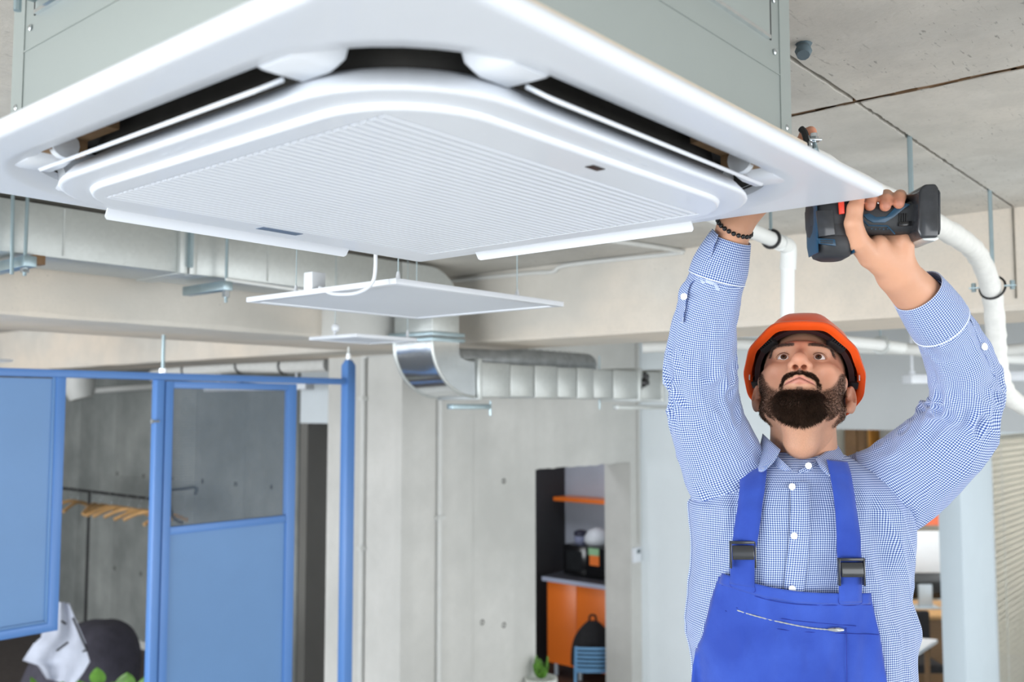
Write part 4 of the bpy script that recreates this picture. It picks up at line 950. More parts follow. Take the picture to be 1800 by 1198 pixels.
# head frame: x right, y back, z up, origin between the ears; tipped back to look up
HT = math.radians(39); HO = L(1411.5, 690, 1.785); HR = math.radians(-1.0); HY = math.radians(-20)
HM = (np.array([[math.cos(HY), -math.sin(HY), 0], [math.sin(HY), math.cos(HY), 0], [0, 0, 1]]) @ np.array([[math.cos(HR), 0, -math.sin(HR)], [0, 1, 0], [math.sin(HR), 0, math.cos(HR)]])
      @ np.array([[1, 0, 0], [0, math.cos(HT), math.sin(HT)], [0, -math.sin(HT), math.cos(HT)]]))
def h2l(P): return np.asarray(P, float) @ HM.T + HO
def l2h(P): return (np.asarray(P, float)-HO) @ HM
EYE = (.0305, -.0780, .0125); ER = .0122
v = Vol((0, -.135, -.20), (.10, .20, .15), .0015)
v.ell((0, .014, .052), (.076, .098, .090), .01)
v.ell((0, -.036, -.016), (.0675, .060, .088), .03)
v.cap((.059, -.004, -.050), (.027, -.080, -.090), .0175, .018, .028)
v.ell((0, -.086, -.094), (.024, .018, .018), .022)
v.cap((.046, -.068, -.014), (.062, -.035, -.006), .017, .016, .022)
v.cap((.006, -.090, .031), (.040, -.080, .033), .012, .011, .016)
v.ell((0, -.072, -.048), (.034, .029, .030), .02)
v.ell((.034, -.103, .0115), (.019, .014, .0125), .014, '-')
v.ell((.048, -.084, -.046), (.016, .010, .026), .02, '-')
v.cap((0, -.090, .024), (0, -.115, -.016), .0075, .0105, .012)
v.ell((0, -.1165, -.0205), (.0128, .0118, .0112), .009)
v.ell((.0138, -.1050, -.0255), (.0084, .0105, .0084), .006)
v.cap((0, -.112, -.028), (0, -.102, -.036), .0045, .004, .004)
v.cap((.0074, -.1115, -.0390), (.0064, -.0985, -.0130), .0060, .0048, .0014, '-')
v.cap((0, -.1030, -.0485), (.0045, -.1025, -.0488), .0036, .0039, .004); v.cap((.0045, -.1025, -.0488), (.025, -.0885, -.0570), .0040, .0026, .004)
v.cap((0, -.1010, -.0585), (.020, -.0905, -.0575), .0062, .0036, .004)
v.cap((0, -.1075, -.0530), (.028, -.0905, -.0590), .0021, .0016, .002, '-')
v.cap((0, -.1085, -.041), (0, -.1065, -.0455), .0022, .0022, .003, '-')
v.ell((0, -.1005, -.0700), (.016, .006, .0055), .008, '-')
# eyelids: a shell round the eyeball with an almond opening
def lids(X, Y, Z):
    x, y, z = X-EYE[0], Y-EYE[1], Z-EYE[2]; r = np.sqrt(x*x+y*y+z*z); shell = np.maximum(r-(ER+.0026), -(r-(ER-.001)))
    w, h = .0172, .0098; R = (w*w+h*h)/(2*h); cz = z-.0004-.06*x
    up = np.sqrt(x*x+(cz+R-h*1.0)**2)-R; dn = np.sqrt(x*x+(cz-R+h*.82)**2)-R
    return smax(shell, -np.maximum(np.maximum(up, dn), y+.002), .0012)
v.apply([EYE[i]-.02 for i in range(3)], [EYE[i]+.02 for i in range(3)], lids, '+', .0032, .01)
v.cap((EYE[0]-.012, EYE[1]-.012, EYE[2]+.0115), (EYE[0]+.012, EYE[1]-.009, EYE[2]+.0105), .0012, .0012, .003, '-')
v.ell(EYE, (ER-.0004,)*3, .001, '-')
# ears
v.ell((.0850, .014, -.004), (.0100, .0165, .031), .004); v.ell((.0800, -.006, -.003), (.006, .006, .012), .006)
v.ell((.0900, .003, .002), (.0062, .0105, .0200), .003, '-'); v.ell((.0805, .006, -.031), (.0075, .0085, .0100), .005); v.ell((.083, .001, -.007), (.0045, .006, .009), .003, '-')
nb = l2h(L(1407, 835, 1.815)); nb[0] = 0
v.cap((0, .022, -.045), tuple(nb), .058, .064, .022); v.cap((0, -.05, -.088), (0, .0, -.115), .022, .03, .03)
hv, hf = v.mesh(True); hv = h2l(hv)

# hand round the drill handle (screen right) and hidden hand on the pipe clamp (screen left)
def hand(chains, links, lo, hi, h=.0015):
    v = Vol(lo, hi, h)
    for a, b, ra, rb, k in links: v.cap(a, b, ra, rb, k)
    for ch in chains:
        for (a, ra), (b, rb) in zip(ch[:-1], ch[1:]): v.cap(a, b, ra, rb, .0035)
    return v.mesh()
wr = L(1578, 482, 1.505); fa = L(1613, 520, 1.545); el = L(1702, 690, 1.665); sh = L(1560, 850, 1.785)
HD = 1.462      # distance of the drill handle's axis
kn = [L(x, y, 1.492) for x, y in ((1517, 425), (1540, 420), (1563, 420), (1585, 427))]
ch = []
for i, (x, ty, r) in enumerate(((1530, 356, .0098), (1557, 357, .0098), (1581, 353, .0094), (1600, 368, .0082))):
    if i == 3: ch.append([(kn[i], .0115), (L(x, 392, 1.505), .0098), (L(x, 366, 1.500), .0085), (L(x, 360, 1.487), .008), (L(x, 362, 1.480), .007)]); continue
    ch.append([(kn[i], .0115), (L(x, 385, 1.506), .0104), (L(x+1, 344-(0 if i < 3 else -12), 1.487), r), (L(x, ty-6, 1.452), r*.98), (L(x-1, ty+5, 1.4385), r*.88)])
ch.append([(L(1531, 450, 1.478), .019), (L(1508, 424, 1.450), .0165), (L(1500, 392, 1.432), .0132), (L(1503, 366, 1.431), .0118), (L(1509, 346, 1.434), .0098)])
lk = [(wr, kn[i], .019, .0135, .015) for i in range(4)]
lk += [(wr, L(1531, 450, 1.478), .021, .0195, .014), (L(1582, 470, 1.492), L(1590, 424, 1.470), .022, .0145, .012), (L(1560, 462, 1.485), L(1545, 428, 1.468), .02, .014, .014), (fa, wr, .0375, .0315, .012), (L(1565, 455, 1.497), L(1565, 430, 1.497), .022, .02, .015)]
P_ = np.array([p for c in ch for p, r in c]+[wr, fa]); gv, gf = hand(ch, lk, P_.min(0)-.05, P_.max(0)+.05)
wl = L(1290, 402, 1.60); fl_ = L(1281, 432, 1.62); el2 = L(1229, 640, 1.70); sh2 = L(1287, 845, 1.785)
kl = [L(x, y, d) for x, y, d in ((1380, 318, 1.565), (1378, 305, 1.578), (1372, 293, 1.59), (1364, 284, 1.60))]
ch2 = []
for i, r in enumerate((.0095, .0098, .0094, .0082)):
    o = np.array([0, .013*i, -.006*i]); ch2.append([(kl[i], .0115), (L(1402, 262, 1.56)+o, .0102), (L(1416, 236, 1.555)+o, r), (L(1425, 232, 1.548)+o, r*.95), (L(1429, 241, 1.542)+o, r*.85)])
ch2.append([(L(1320, 352, 1.575), .018), (L(1362, 330, 1.545), .0145), (L(1392, 305, 1.535), .012), (L(1412, 290, 1.535), .0098)])
lk2 = [(wl, k_, .0185, .0135, .015) for k_ in kl]+[(wl, L(1320, 352, 1.575), .02, .018, .014), (fl_, wl, .031, .0275, .012)]
P_ = np.array([p for c in ch2 for p, r in c]+[wl, fl_]); g2v, g2f = hand(ch2, lk2, P_.min(0)-.05, P_.max(0)+.05)
# torso, arms and legs under the clothes, coarse
PEL = np.array([L(1412, 900, 1.80)[0], 1.80, -.62])
v = Vol((.2, 1.45, -.80), (1.02, 2.0, .38), .006)
cx = L(1410, 900, 1.80)[0]
v.ell((cx, 1.80, L(0, 900, 1.8)[2]), (.150, .085, .105), .01); v.ell((cx, 1.80, L(0, 1080, 1.8)[2]), (.145, .09, .24), .02); v.ell((cx, 1.80, -.62), (.15, .10, .14), .02)
v.cap(L(1407, 800, 1.815), L(1407, 870, 1.80), .054, .06, .01)
for a, b, c, w_ in ((sh, el, fa, wr), (sh2, el2, fl_, wl)):
    v.cap(L(1410, 900, 1.80), a, .045, .040, .01); v.cap(a, b, .036, .032, .006); v.cap(b, c, .032, .034, .006)
bv, bf = v.mesh()
me = bpy.data.meshes.new('tmp'); n1_, n2_, n3_ = len(hv), len(gv), len(g2v)
me.from_pydata(Wn(np.concatenate([hv, gv, g2v, bv])).tolist(), [], np.concatenate([hf, gf+n1_, g2f+n1_+n2_, bf+n1_+n2_+n3_]).tolist())
tmp = raw('tmp', me); rm = tmp.modifiers.new('r', 'REMESH'); rm.mode = 'VOXEL'; rm.voxel_size = .0019; rm.use_smooth_shade = True
sm = tmp.modifiers.new('s', 'SMOOTH'); sm.factor = .5; sm.iterations = 2
bm_ = bpy.data.meshes.new_from_object(tmp.evaluated_get(bpy.context.evaluated_depsgraph_get())); bpy.data.objects.remove(tmp)
bmm = bmesh.new(); bmm.from_mesh(bm_); seen = set(); best = []
for v0 in bmm.verts:                       # keep the one continuous outer skin, drop enclosed pockets
    if v0.index in seen: continue
    st, isl = [v0], []; seen.add(v0.index)
    while st:
        w0 = st.pop(); isl.append(w0)
        for e0 in w0.link_edges:
            o0 = e0.other_vert(w0)
            if o0.index not in seen: seen.add(o0.index); st.append(o0)
    if len(isl) > len(best): best = isl
keep = set(best); bmesh.ops.delete(bmm, geom=[q for q in bmm.verts if q not in keep], context='VERTS'); bmm.to_mesh(bm_); bmm.free()
bm_.name = 'person'; person = raw('person', bm_)
PO = Vector(Wv((cx, 1.80, -1.62))); nv = len(bm_.vertices); co = np.empty(nv*3); bm_.vertices.foreach_get('co', co); co = co.reshape(-1, 3)
nrm = np.empty(nv*3); bm_.vertices.foreach_get('normal', nrm); nrm = nrm.reshape(-1, 3)
loc = np.stack([co@c_right, co@FWH, co[:, 2]-H], 1); nl = np.stack([nrm@c_right, nrm@FWH, nrm[:, 2]], 1)
bm_.vertices.foreach_set('co', (co-np.array(PO)).ravel()); person.location = PO; ORG['person'] = PO
bm_.polygons.foreach_set('use_smooth', [True]*len(bm_.polygons))
tag(person, 'bearded man in blue overalls and checked shirt, arms raised to the air conditioner', 'person')
# skin colouring that belongs to the man: lips, redness, beard and hair roots, nails; plus crease shade painted between the lips
hp = l2h(loc); X, Y, Z = np.abs(hp[:, 0]), hp[:, 1], hp[:, 2]
def sst(a, b, x): t = np.clip((x-a)/(b-a), 0, 1); return t*t*(3-2*t)
ishead = (np.linalg.norm(loc-HO, axis=1) < .24) & (loc[:, 2] > L(0, 860, 1.7)[2]) & (np.abs(hp[:, 0]) < .105) & (Y < .14) & (Z > -.2) & (Z < .16)
def beard_mask(X, Y, Z):
    top = np.interp(X, [0, .022, .030, .040, .052, .062, .070, .08], [-.068, -.068, -.062, -.055, -.044, -.030, -.008, .02])
    jaw = sst(.006, -.006, Z-top)
    jaw *= 1-sst(.0, .012, Z+.072)*(X < .024)*sst(.024, .018, X)*0
    mous = sst(-.034, -.037, Z)*sst(-.0475, -.0445, Z+.20*X-0.0015)*sst(.034, .029, X)*(Y < -.07)
    side = sst(.025, .030, X)*sst(.039, .034, X)*sst(-.040, -.046, Z)*(Y < -.06)
    soul = sst(.007, .004, X)*sst(-.0645, -.0665, Z)*(Y < -.07)
    lips = sst(.027, .023, X)*sst(-.0478, -.0494, Z+.24*X)*sst(-.0645, -.0625, Z-.12*X)*(Y < -.07)
    neck = sst(.135, .118, -Z+.35*Y-.0)
    ear = sst(.078, .074, X)
    patch = 1-.75*sst(.020, .014, np.abs(X-.016))*sst(-.079, -.073, Z)*(Y < -.07)*(1-soul)
    m = np.maximum(np.maximum(jaw*neck*patch, mous), np.maximum(side*.9, soul*.8))*(1-lips)
    m = m*(1-sst(-.086, -.100, Z)*sst(-.060, -.044, Y))
    m = m*(1-sst(-.070, -.080, Z)*sst(-.042, -.028, Y))
    return m*ear*(Y < .02)*sst(.02, -.01, Y), lips
bmask, lip = beard_mask(X, Y, Z); bmask = bmask*ishead; lip = lip*ishead
hairm = ishead*sst(.058, .066, X)*sst(-.022, .0, Y)*sst(.006, .02, Z+.12*Y)+ishead*sst(.055, .075, Y)*sst(-.07, -.05, Z)
hairm = np.clip(hairm, 0, 1)*(X < .0765)
stub = ishead*sst(-.06, -.10, Z)*sst(.20, .12, -Z)*.5*(Y < .03)
brow = ishead*sst(.0046, .0022, np.abs(Z-(.0305+.0045*np.sin(np.clip((X-.012)/.04, 0, 1)*2.6)-.05*np.clip(X-.045, 0, 1))))*sst(.010, .014, X)*sst(.060, .052, X)*(Y < -.05)
red = ishead*(np.exp(-((X-0)**2+(Z+.022)**2)/.0004)*(Y < -.1)*.8+np.exp(-((X-.045)**2+(Z+.02)**2)/.0006)*.6+np.exp(-((X)**2+(Z-.02)**2)/.00025)*.4)
red = np.clip(red+ishead*(X > .077)*.5, 0, 1)
crease_shade = ishead*sst(.0017, .0007, np.abs(Z-(-.0531-.205*X)))*sst(.0285, .026, X)*(Y < -.075)  # dark line painted in as shade of the mouth crease
hr = np.zeros(nv); nail = np.zeros(nv)
for chs, rr in ((ch, 1), (ch2, 1)):
    for c in chs:
        tp = np.array(c[-1][0]); pv = np.array(c[-2][0]); d_ = np.linalg.norm(loc-tp, axis=1); hr += np.exp(-(d_/.02)**2)
        ax_ = (tp-pv)/np.linalg.norm(tp-pv); al = (loc-tp)@ax_; back = nl@np.array([.0, -1., .05])
        if c is not chs[-1]: nail = np.maximum(nail, (d_ < .0125)*sst(.0062, .005, np.abs(loc[:, 0]-tp[0]))*sst(-.0085, -.0070, loc[:, 2]-tp[2])*sst(.0055, .004, loc[:, 2]-tp[2])*sst(.5, .62, back))
for nm, a_ in (('beard', np.clip(bmask+stub*.6, 0, 1)), ('lips', lip), ('brow', np.clip(brow+hairm, 0, 1)), ('red', np.clip(red+hr*.8, 0, 1)), ('nail', nail), ('mouth_shade', crease_shade)):
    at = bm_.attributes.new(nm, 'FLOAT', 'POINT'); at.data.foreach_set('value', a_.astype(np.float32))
t = NT('skin')
def AT(n): o = t.n('ShaderNodeAttribute'); o.attribute_name = n; return o.outputs['Fac']
c = t.mix(t.math('MULTIPLY', t.noise(t.coord(), 60, 4), .35), srgb(206, 156, 127), srgb(188, 130, 102))
c = t.mix(t.math('MULTIPLY', AT('red'), .42), c, srgb(206, 116, 92))
c = t.mix(t.math('MULTIPLY', AT('lips'), .75), c, srgb(198, 126, 112))
c = t.mix(t.math('MULTIPLY', AT('mouth_shade'), .75), c, srgb(104, 54, 48))
fz = t.ramp(t.noise(t.coord(), 420, 2, .7), [(0.38, 1.0), (0.62, .25)])
c = t.mix(t.math('MULTIPLY', AT('beard'), t.math('ADD', t.math('MULTIPLY', fz, .45), .42)), c, srgb(62, 46, 40))
c = t.mix(t.math('MULTIPLY', AT('brow'), t.math('ADD', t.math('MULTIPLY', fz, .4), .45)), c, srgb(58, 42, 36))
c = t.mix(t.math('MULTIPLY', AT('nail'), .7), c, srgb(176, 120, 102))
t.setc(c); t.b.inputs['Roughness'].default_value = .5; t.b.inputs['Subsurface Weight'].default_value = .12; t.b.inputs['Subsurface Radius'].default_value = (.012, .005, .003); t.b.inputs['Subsurface Scale'].default_value = .5
t.b.inputs['Specular IOR Level'].default_value = .4; t.bump(t.noise(t.coord(), 350, 3), .12, .0008)
bm_.materials.clear(); bm_.materials.append(t.m)

# hair of beard, moustache, brows and temples: single tapered hairs
M['hair'] = plain('dark_brown_hair', (66, 49, 39), .42, var=.25, scale=60)
def hairs(name, mask, count, lfun, rad, down, lift, label=None):
    w = mask/mask.sum(); id_ = RNG.choice(nv, count, p=w); P = loc[id_]+RNG.normal(0, .0007, (count, 3)); N = nl[id_]
    hq = l2h(P); D = down(hq); T = N*lift+D+RNG.normal(0, .22, (count, 3)); T /= np.linalg.norm(T, axis=1, keepdims=True); ln = lfun(hq)*RNG.uniform(.6, 1.15, count)
    bend = D/np.maximum(np.linalg.norm(D, axis=1, keepdims=True), 1e-6)+RNG.normal(0, .25, (count, 3)); P0 = P-N*.0006; P1 = P0+T*ln[:, None]*.55; P2 = P1+(T*.6+bend*.5)*ln[:, None]*.45
    A = np.cross(T, RNG.normal(0, 1, (count, 3))); A /= np.linalg.norm(A, axis=1, keepdims=True); B = np.cross(T, A); V = []
    for P_k, r in ((P0, rad), (P1, rad*.8), (P2, rad*.15)):
        for q in range(3): V.append(P_k+(A*math.cos(q*2.0944)+B*math.sin(q*2.0944))*r)
    V = np.stack(V, 1); base = (np.arange(count)*9)[:, None]; fs = []
    for r in (0, 3):
        for q in range(3): fs.append(base+np.array([[r+q, r+(q+1) % 3, r+3+(q+1) % 3, r+3+q]]))
    mb = MB(); mb.v = Wn(V.reshape(-1, 3)).tolist(); mb.f = np.concatenate(fs).tolist(); mb.mi = [0]*len(mb.f)
    return obj(name, mb, M['hair'], parent=person, smooth=60, label=label)
dn = lambda q: h2l(np.stack([np.sign(q[:, 0])*.15, -.15+0*q[:, 0], -.8+0*q[:, 0]], 1))-HO
blen = lambda q: .0028+.0075*sst(-.066, -.09, q[:, 2])*sst(.046, .030, np.abs(q[:, 0]))+.0022*(q[:, 2] > -.05)*(np.abs(q[:, 0]) < .035)
bw_ = bmask*(.6+.8*sst(-.06, -.085, hp[:, 2])*sst(.065, .04, X)+.9*((Z > -.05) & (X < .036)))
hairs('beard', bw_*(bmask > .12), 42000, blen, .00022, dn, .75, 'short dark brown full beard and moustache')
bo = lambda q: h2l(np.stack([np.sign(q[:, 0])*.9, .1+0*q[:, 0], .25-9*(np.abs(q[:, 0])-.02)*.4], 1))-HO
hairs('eyebrow', brow*(hp[:, 0] > 0), 900, lambda q: .0048+0*q[:, 0], .00017, bo, .22); hairs('eyebrow', brow*(hp[:, 0] < 0), 900, lambda q: .0048+0*q[:, 0], .00017, bo, .22)
hairs('hair', hairm*(hairm > .3), 2600, lambda q: .008+0*q[:, 0], .0002, dn, .35, 'short dark hair below the hard hat')
# eyes
M['eye_white'] = plain('eye_white', (228, 218, 212), .2, var=.02); M['iris'] = plain('brown_iris', (84, 56, 38), .2, var=.25, scale=400); M['pupil'] = plain('pupil', (10, 9, 9), .1)
for s in (-1, 1):
    c0 = np.array([EYE[0]*s, EYE[1], EYE[2]]); ga = math.radians(-7); ax_ = np.array([s*.0, -math.cos(ga), math.sin(ga)]); u_ = np.array([1., 0, 0]); w_ = np.cross(ax_, u_)
    mb = MB(); rings = []; mi = []
    angs = [0.01, .1, .2, .21, .36, .5, .505, .7, 1.0, 1.4, 1.8, 2.3, 3.1]
    for a in angs: rings.append([Wv(h2l(c0+ax_*math.cos(a)*ER*(1.0+.02*(a < .5))+(u_*math.cos(b_)+w_*math.sin(b_))*math.sin(a)*ER)) for b_ in np.linspace(0, 2*math.pi, 24, endpoint=False)])
    mb.loft(rings, cap=True)
    for i in range(len(angs)-1): mb.mi[i*24:(i+1)*24] = [2 if i < 2 else (1 if i < 5 else 0)]*24
    mb.mi[-2] = 2
    obj('eye', mb, [M['eye_white'], M['iris'], M['pupil']], parent=person, smooth=60)

for s in (-1, 1):
    for nm, hh, r_ in (('eyelash', .0055, .0006),):
        pts = []
        for k in range(13):
            x_ = -.0155+.031*k/12; Rr = (.016**2+hh*hh)/(2*hh); z_ = math.sqrt(max(Rr*Rr-x_*x_, 0))-Rr+hh+.0004+.06*x_; rr = ER+.0026; y_ = -math.sqrt(max(rr*rr-x_*x_-z_*z_, 1e-6))
            pts.append(Wv(h2l(np.array([(EYE[0]+x_)*s, EYE[1]+y_-.0002, EYE[2]+z_]))))
        obj(nm, MB().tube(pts, [r_*math.sin(math.pi*(k+.6)/13.2)+.0001 for k in range(13)], 6), M['hair'], parent=person)
# ---------------------------------------------------------------- clothes
M['shirt'] = gingham('blue_gingham', .0038)
t = NT('royal_blue_twill'); co_ = t.coord()
t.setc(t.mix(t.ramp(t.noise(co_, 9, 5), [(.35, 0.), (.7, 1.)]), srgb(40, 66, 156), srgb(54, 84, 178))); t.b.inputs['Roughness'].default_value = .8; t.b.inputs['Specular IOR Level'].default_value = .2; t.b.inputs['Sheen Weight'].default_value = .2
t.bump(t.math('ADD', t.noise(co_, 22, 4), t.math('MULTIPLY', t.noise(co_, 600, 2), .15)), .35, .004); M['overall'] = t.m
M['stitch'] = plain('dark_blue_stitch', (22, 44, 140), .8); M['button'] = plain('pearl_button', (236, 238, 240), .25, var=.02)
def grid_obj(name, G, UV, mat, parent, th=0.0, smooth=75, label=None):
    """G[i][j] local points with a uv each, as an open sheet"""
    G = np.asarray(G); ni, nj = G.shape[:2]; I = np.arange(ni*nj).reshape(ni, nj)
    F = np.stack([I[:-1, :-1], I[:-1, 1:], I[1:, 1:], I[1:, :-1]], -1).reshape(-1, 4)
    mb = MB(); mb.v = Wn(G.reshape(-1, 3)).tolist(); mb.f = F.tolist(); mb.mi = [0]*len(mb.f)
    o = obj(name, mb, mat, parent=parent, smooth=smooth, label=label); m_ = o.data; uvl = m_.uv_layers.new(name='UVMap'); li = np.empty(len(m_.loops), np.int32); m_.loops.foreach_get('vertex_index', li)
    uvl.data.foreach_set('uv', np.asarray(UV, float).reshape(-1, 2)[li].ravel())
    if th: md = o.modifiers.new('thickness', 'SOLIDIFY'); md.thickness = th; md.offset = 0
    return o
# torso of the shirt: rings measured down the front
TR = [(792, 1405, 62, .066, 1.805), (806, 1406, 92, .082, 1.80), (826, 1408, 132, .096, 1.795), (852, 1409, 168, .108, 1.79), (885, 1411, 190, .118, 1.785), (925, 1412, 191, .124, 1.78), (970, 1410, 187, .127, 1.78), (1010, 1407, 184, .127, 1.78), (1050, 1406, 186, .126, 1.78), (1092, 1409, 196, .127, 1.78), (1135, 1411, 192, .127, 1.78), (1200, 1412, 186, .127, 1.78), (1330, 1412, 186, .13, 1.78), (1420, 1412, 184, .13, 1.78)]
tz = np.array([L(r[1], r[0], r[4])[2] for r in TR])[::-1]
def tcol(f): return np.array([f(r) for r in TR])[::-1]
t_cx = tcol(lambda r: L(r[1], r[0], r[4])[0]); t_a = tcol(lambda r: L(r[1]+r[2], r[0], r[4])[0]-L(r[1], r[0], r[4])[0]); t_b = tcol(lambda r: r[3]); t_y = tcol(lambda r: r[4])
def torso(z): return np.interp(z, tz, t_cx), np.interp(z, tz, t_a), np.interp(z, tz, t_b), np.interp(z, tz, t_y)
NE = 2.35
def soff(x, z): return folds(x, z)+.0035
def front(x, z, off=0.0):
    cx_, a_, b_, y_ = torso(z); q = np.clip(np.abs(x-cx_)/a_, 0, .995); return y_-b_*(1-q**NE)**(1/NE)-off
def folds(x, z, th=0):   # soft hanging folds of the shirt
    s_ = (z-tz[0])/(tz[-1]-tz[0])
    w = .0088*vnoise(np.stack([x*30+z*6*np.tanh((x-t_cx[5])*12), z*5, 0*x+th], -1), 3)+.0036*vnoise(np.stack([x*62-z*9, z*12, 0*x+th+4], -1), 5)
    return w+.0030*(1-2*np.abs(vnoise(np.stack([x*44+z*14*np.tanh((x-t_cx[5])*12), z*3.2, 0*x+th+9], -1), 21)))
zs = np.linspace(tz[0], tz[-1]-.0005, 190); ths = np.linspace(math.pi/2, math.pi/2+2*math.pi, 241); G = np.zeros((190, 241, 3)); UV = np.zeros((190, 241, 2))
ct, st_ = np.cos(ths), np.sin(ths); ex = np.sign(ct)*np.abs(ct)**(2/NE); ey = np.sign(st_)*np.abs(st_)**(2/NE)
xr_, yr_ = .2*ex, .125*ey; ul = np.concatenate([[0], np.cumsum(np.hypot(np.diff(xr_), np.diff(yr_)))])
for i, z in enumerate(zs):
    cx_, a_, b_, y_ = torso(z); px_, py_ = cx_+a_*ex, y_+b_*ey
    d_ = folds(px_, np.full(241, z), 0)+.0035*(ey > .2); fade = min(1, (tz[-1]-z)/.05); nx_, ny_ = ex/a_, ey/b_; nn = np.hypot(nx_, ny_)
    G[i, :, 0] = px_+nx_/nn*d_*fade; G[i, :, 1] = py_+ny_/nn*d_*fade; G[i, :, 2] = z; UV[i, :, 0] = ul; UV[i, :, 1] = z
shirt = grid_obj('shirt', G, UV, M['shirt'], person, label='blue and white gingham shirt with rolled cuffs')
def cspline(P, n):
    P = np.asarray(P, float); Q = np.concatenate([[2*P[0]-P[1]], P, [2*P[-1]-P[-2]]]); out = []
    for i in range(1, len(Q)-2):
        for k in range(n):
            t_ = k/n; a, b, c, d = Q[i-1], Q[i], Q[i+1], Q[i+2]; out.append(.5*(2*b+(c-a)*t_+(2*a-5*b+4*c-d)*t_**2+(3*b-a-3*c+d)*t_**3))
    out.append(P[-1]); return np.array(out)
def sleeve(name, pts, parent, seed, amp, label=None, seam=0.0, elb=None, nu=110, flat=.9, dens=22, th=0.0):
    A = cspline([list(p)+[r] for p, r in pts], dens); C, R = A[:, :3], A[:, 3]; T = np.gradient(C, axis=0); T /= np.linalg.norm(T, axis=1, keepdims=True)
    side = np.cross(T, np.array([0, 1., 0])); side /= np.linalg.norm(side, axis=1, keepdims=True); bk = np.cross(side, T)
    s_ = np.concatenate([[0], np.cumsum(np.linalg.norm(np.diff(C, axis=0), axis=1))]); tha = np.linspace(0, 2*math.pi, nu+1)+seam; Rm = R.mean(); n = len(C)
    TH, S = np.meshgrid(tha, s_); ring = np.stack([np.cos(TH)*1.5, np.sin(TH)*1.5, S*13+.9*np.sin(TH*2+seed)+.5*np.cos(TH+seed)], -1)
    f1 = vnoise(ring+seed*7, seed); f2 = vnoise(np.stack([np.cos(TH)*3, np.sin(TH)*3, S*34+1.6*np.cos(TH+seed)], -1)+seed*3, seed+1)
    aw = amp*np.ones(n) if elb is None else amp*(.45+1.5*np.exp(-((s_-s_[-1]*elb)/(.07))**2)+.5*np.exp(-((s_-s_[-1]*.12)/(.06))**2))
    d_ = aw[:, None]*(f1*.9+(1-np.abs(f2)*2)*.55); e_ = np.minimum(1, np.minimum(np.arange(n), np.arange(n)[::-1])/6.0)[:, None]; d_ = d_*e_
    rr = R[:, None]+d_; G = C[:, None, :]+side[:, None, :]*(rr*np.cos(TH))[..., None]+bk[:, None, :]*(rr*np.sin(TH)*flat)[..., None]
    UV = np.stack([TH*Rm, S], -1); return grid_obj(name, G, UV, M['shirt'], parent, th=th, label=label)
def pr(x, y, d, r): return (L(x, y, d), r)
sleeve('sleeve', [pr(1490, 880, 1.80, .078), pr(1545, 868, 1.785, .086), pr(1602, 832, 1.75, .080), pr(1660, 780, 1.70, .070), pr(1697, 722, 1.665, .0625), pr(1695, 655, 1.635, .0575), pr(1672, 600, 1.60, .0515), pr(1653, 566, 1.57, .046), pr(1650, 558, 1.565, .044)], shirt, 3, .0078, elb=.58)
sleeve('sleeve', [pr(1330, 880, 1.80, .080), pr(1290, 850, 1.79, .082), pr(1262, 795, 1.775, .076), pr(1238, 725, 1.75, .0665), pr(1230, 655, 1.72, .0605), pr(1235, 590, 1.69, .0565), pr(1247, 530, 1.66, .0515), pr(1261, 485, 1.635, .0455), pr(1262, 479, 1.632, .0435)], shirt, 8, .0072, elb=.55)
sleeve('cuff', [pr(1655, 571, 1.575, .0495), pr(1640, 549, 1.56, .0490), pr(1613, 511, 1.535, .0425)], shirt, 1, .0004, seam=-.4, th=.002)
sleeve('cuff', [pr(1259, 490, 1.637, .0490), pr(1268, 462, 1.628, .0475), pr(1284, 418, 1.61, .0355)], shirt, 2, .0004, seam=2.9, th=.002)
M['shirt_white'] = plain('white_seam_cotton', (226, 232, 244), .85)
for c_, d_, r_ in ((L(1653, 568, 1.573), L(1640, 549, 1.56), .0503), (L(1260, 488, 1.6365), L(1268, 462, 1.628), .0500)):
    T = (d_-c_)/np.linalg.norm(d_-c_); sd = np.cross(T, [0, 1., 0]); sd /= np.linalg.norm(sd); bk_ = np.cross(sd, T)
    obj('cuff_seam', MB().tube([Wv(c_+sd*r_*math.cos(q)+bk_*r_*.9*math.sin(q)) for q in np.linspace(0, 2*math.pi, 40)], .0011, 6), M['shirt_white'], parent=shirt)
# turned open placket behind each cuff
def flapsheet(name, rows, parent, th=.0012, n=9, label=None):
    G = []
    for r in rows: 
        r = [np.array(p) for p in r]; G.append(cspline(r, max(2, n//(len(r)-1))) if len(r) > 2 else np.linspace(r[0], r[1], n))
    G = np.array(G); m = G.shape[0]; G = np.stack([cspline(G[:, j], 5) for j in range(G.shape[1])], 1) if m > 2 else G
    du = np.concatenate([np.zeros((1, G.shape[1])), np.cumsum(np.linalg.norm(np.diff(G, axis=0), axis=2), 0)]); dv = np.concatenate([np.zeros((G.shape[0], 1)), np.cumsum(np.linalg.norm(np.diff(G, axis=1), axis=2), 1)], 1)
    return grid_obj(name, G, np.stack([du, dv], -1), M['shirt'], parent, th=th, label=label)
flapsheet('cuff_placket', [[L(1252, 402, 1.60), L(1262, 412, 1.575)], [L(1226, 470, 1.62), L(1240, 474, 1.60)], [L(1197, 503, 1.645), L(1213, 500, 1.62)], [L(1192, 530, 1.655), L(1206, 530, 1.63)], [L(1196, 565, 1.66), L(1200, 567, 1.64)]], shirt)
flapsheet('cuff_placket', [[L(1645, 490, 1.545), L(1655, 497, 1.52)], [L(1680, 528, 1.56), L(1690, 532, 1.535)], [L(1708, 562, 1.575), L(1712, 572, 1.55)], [L(1735, 625, 1.60), L(1738, 640, 1.58)], [L(1752, 660, 1.62), L(1754, 672, 1.605)]], shirt)
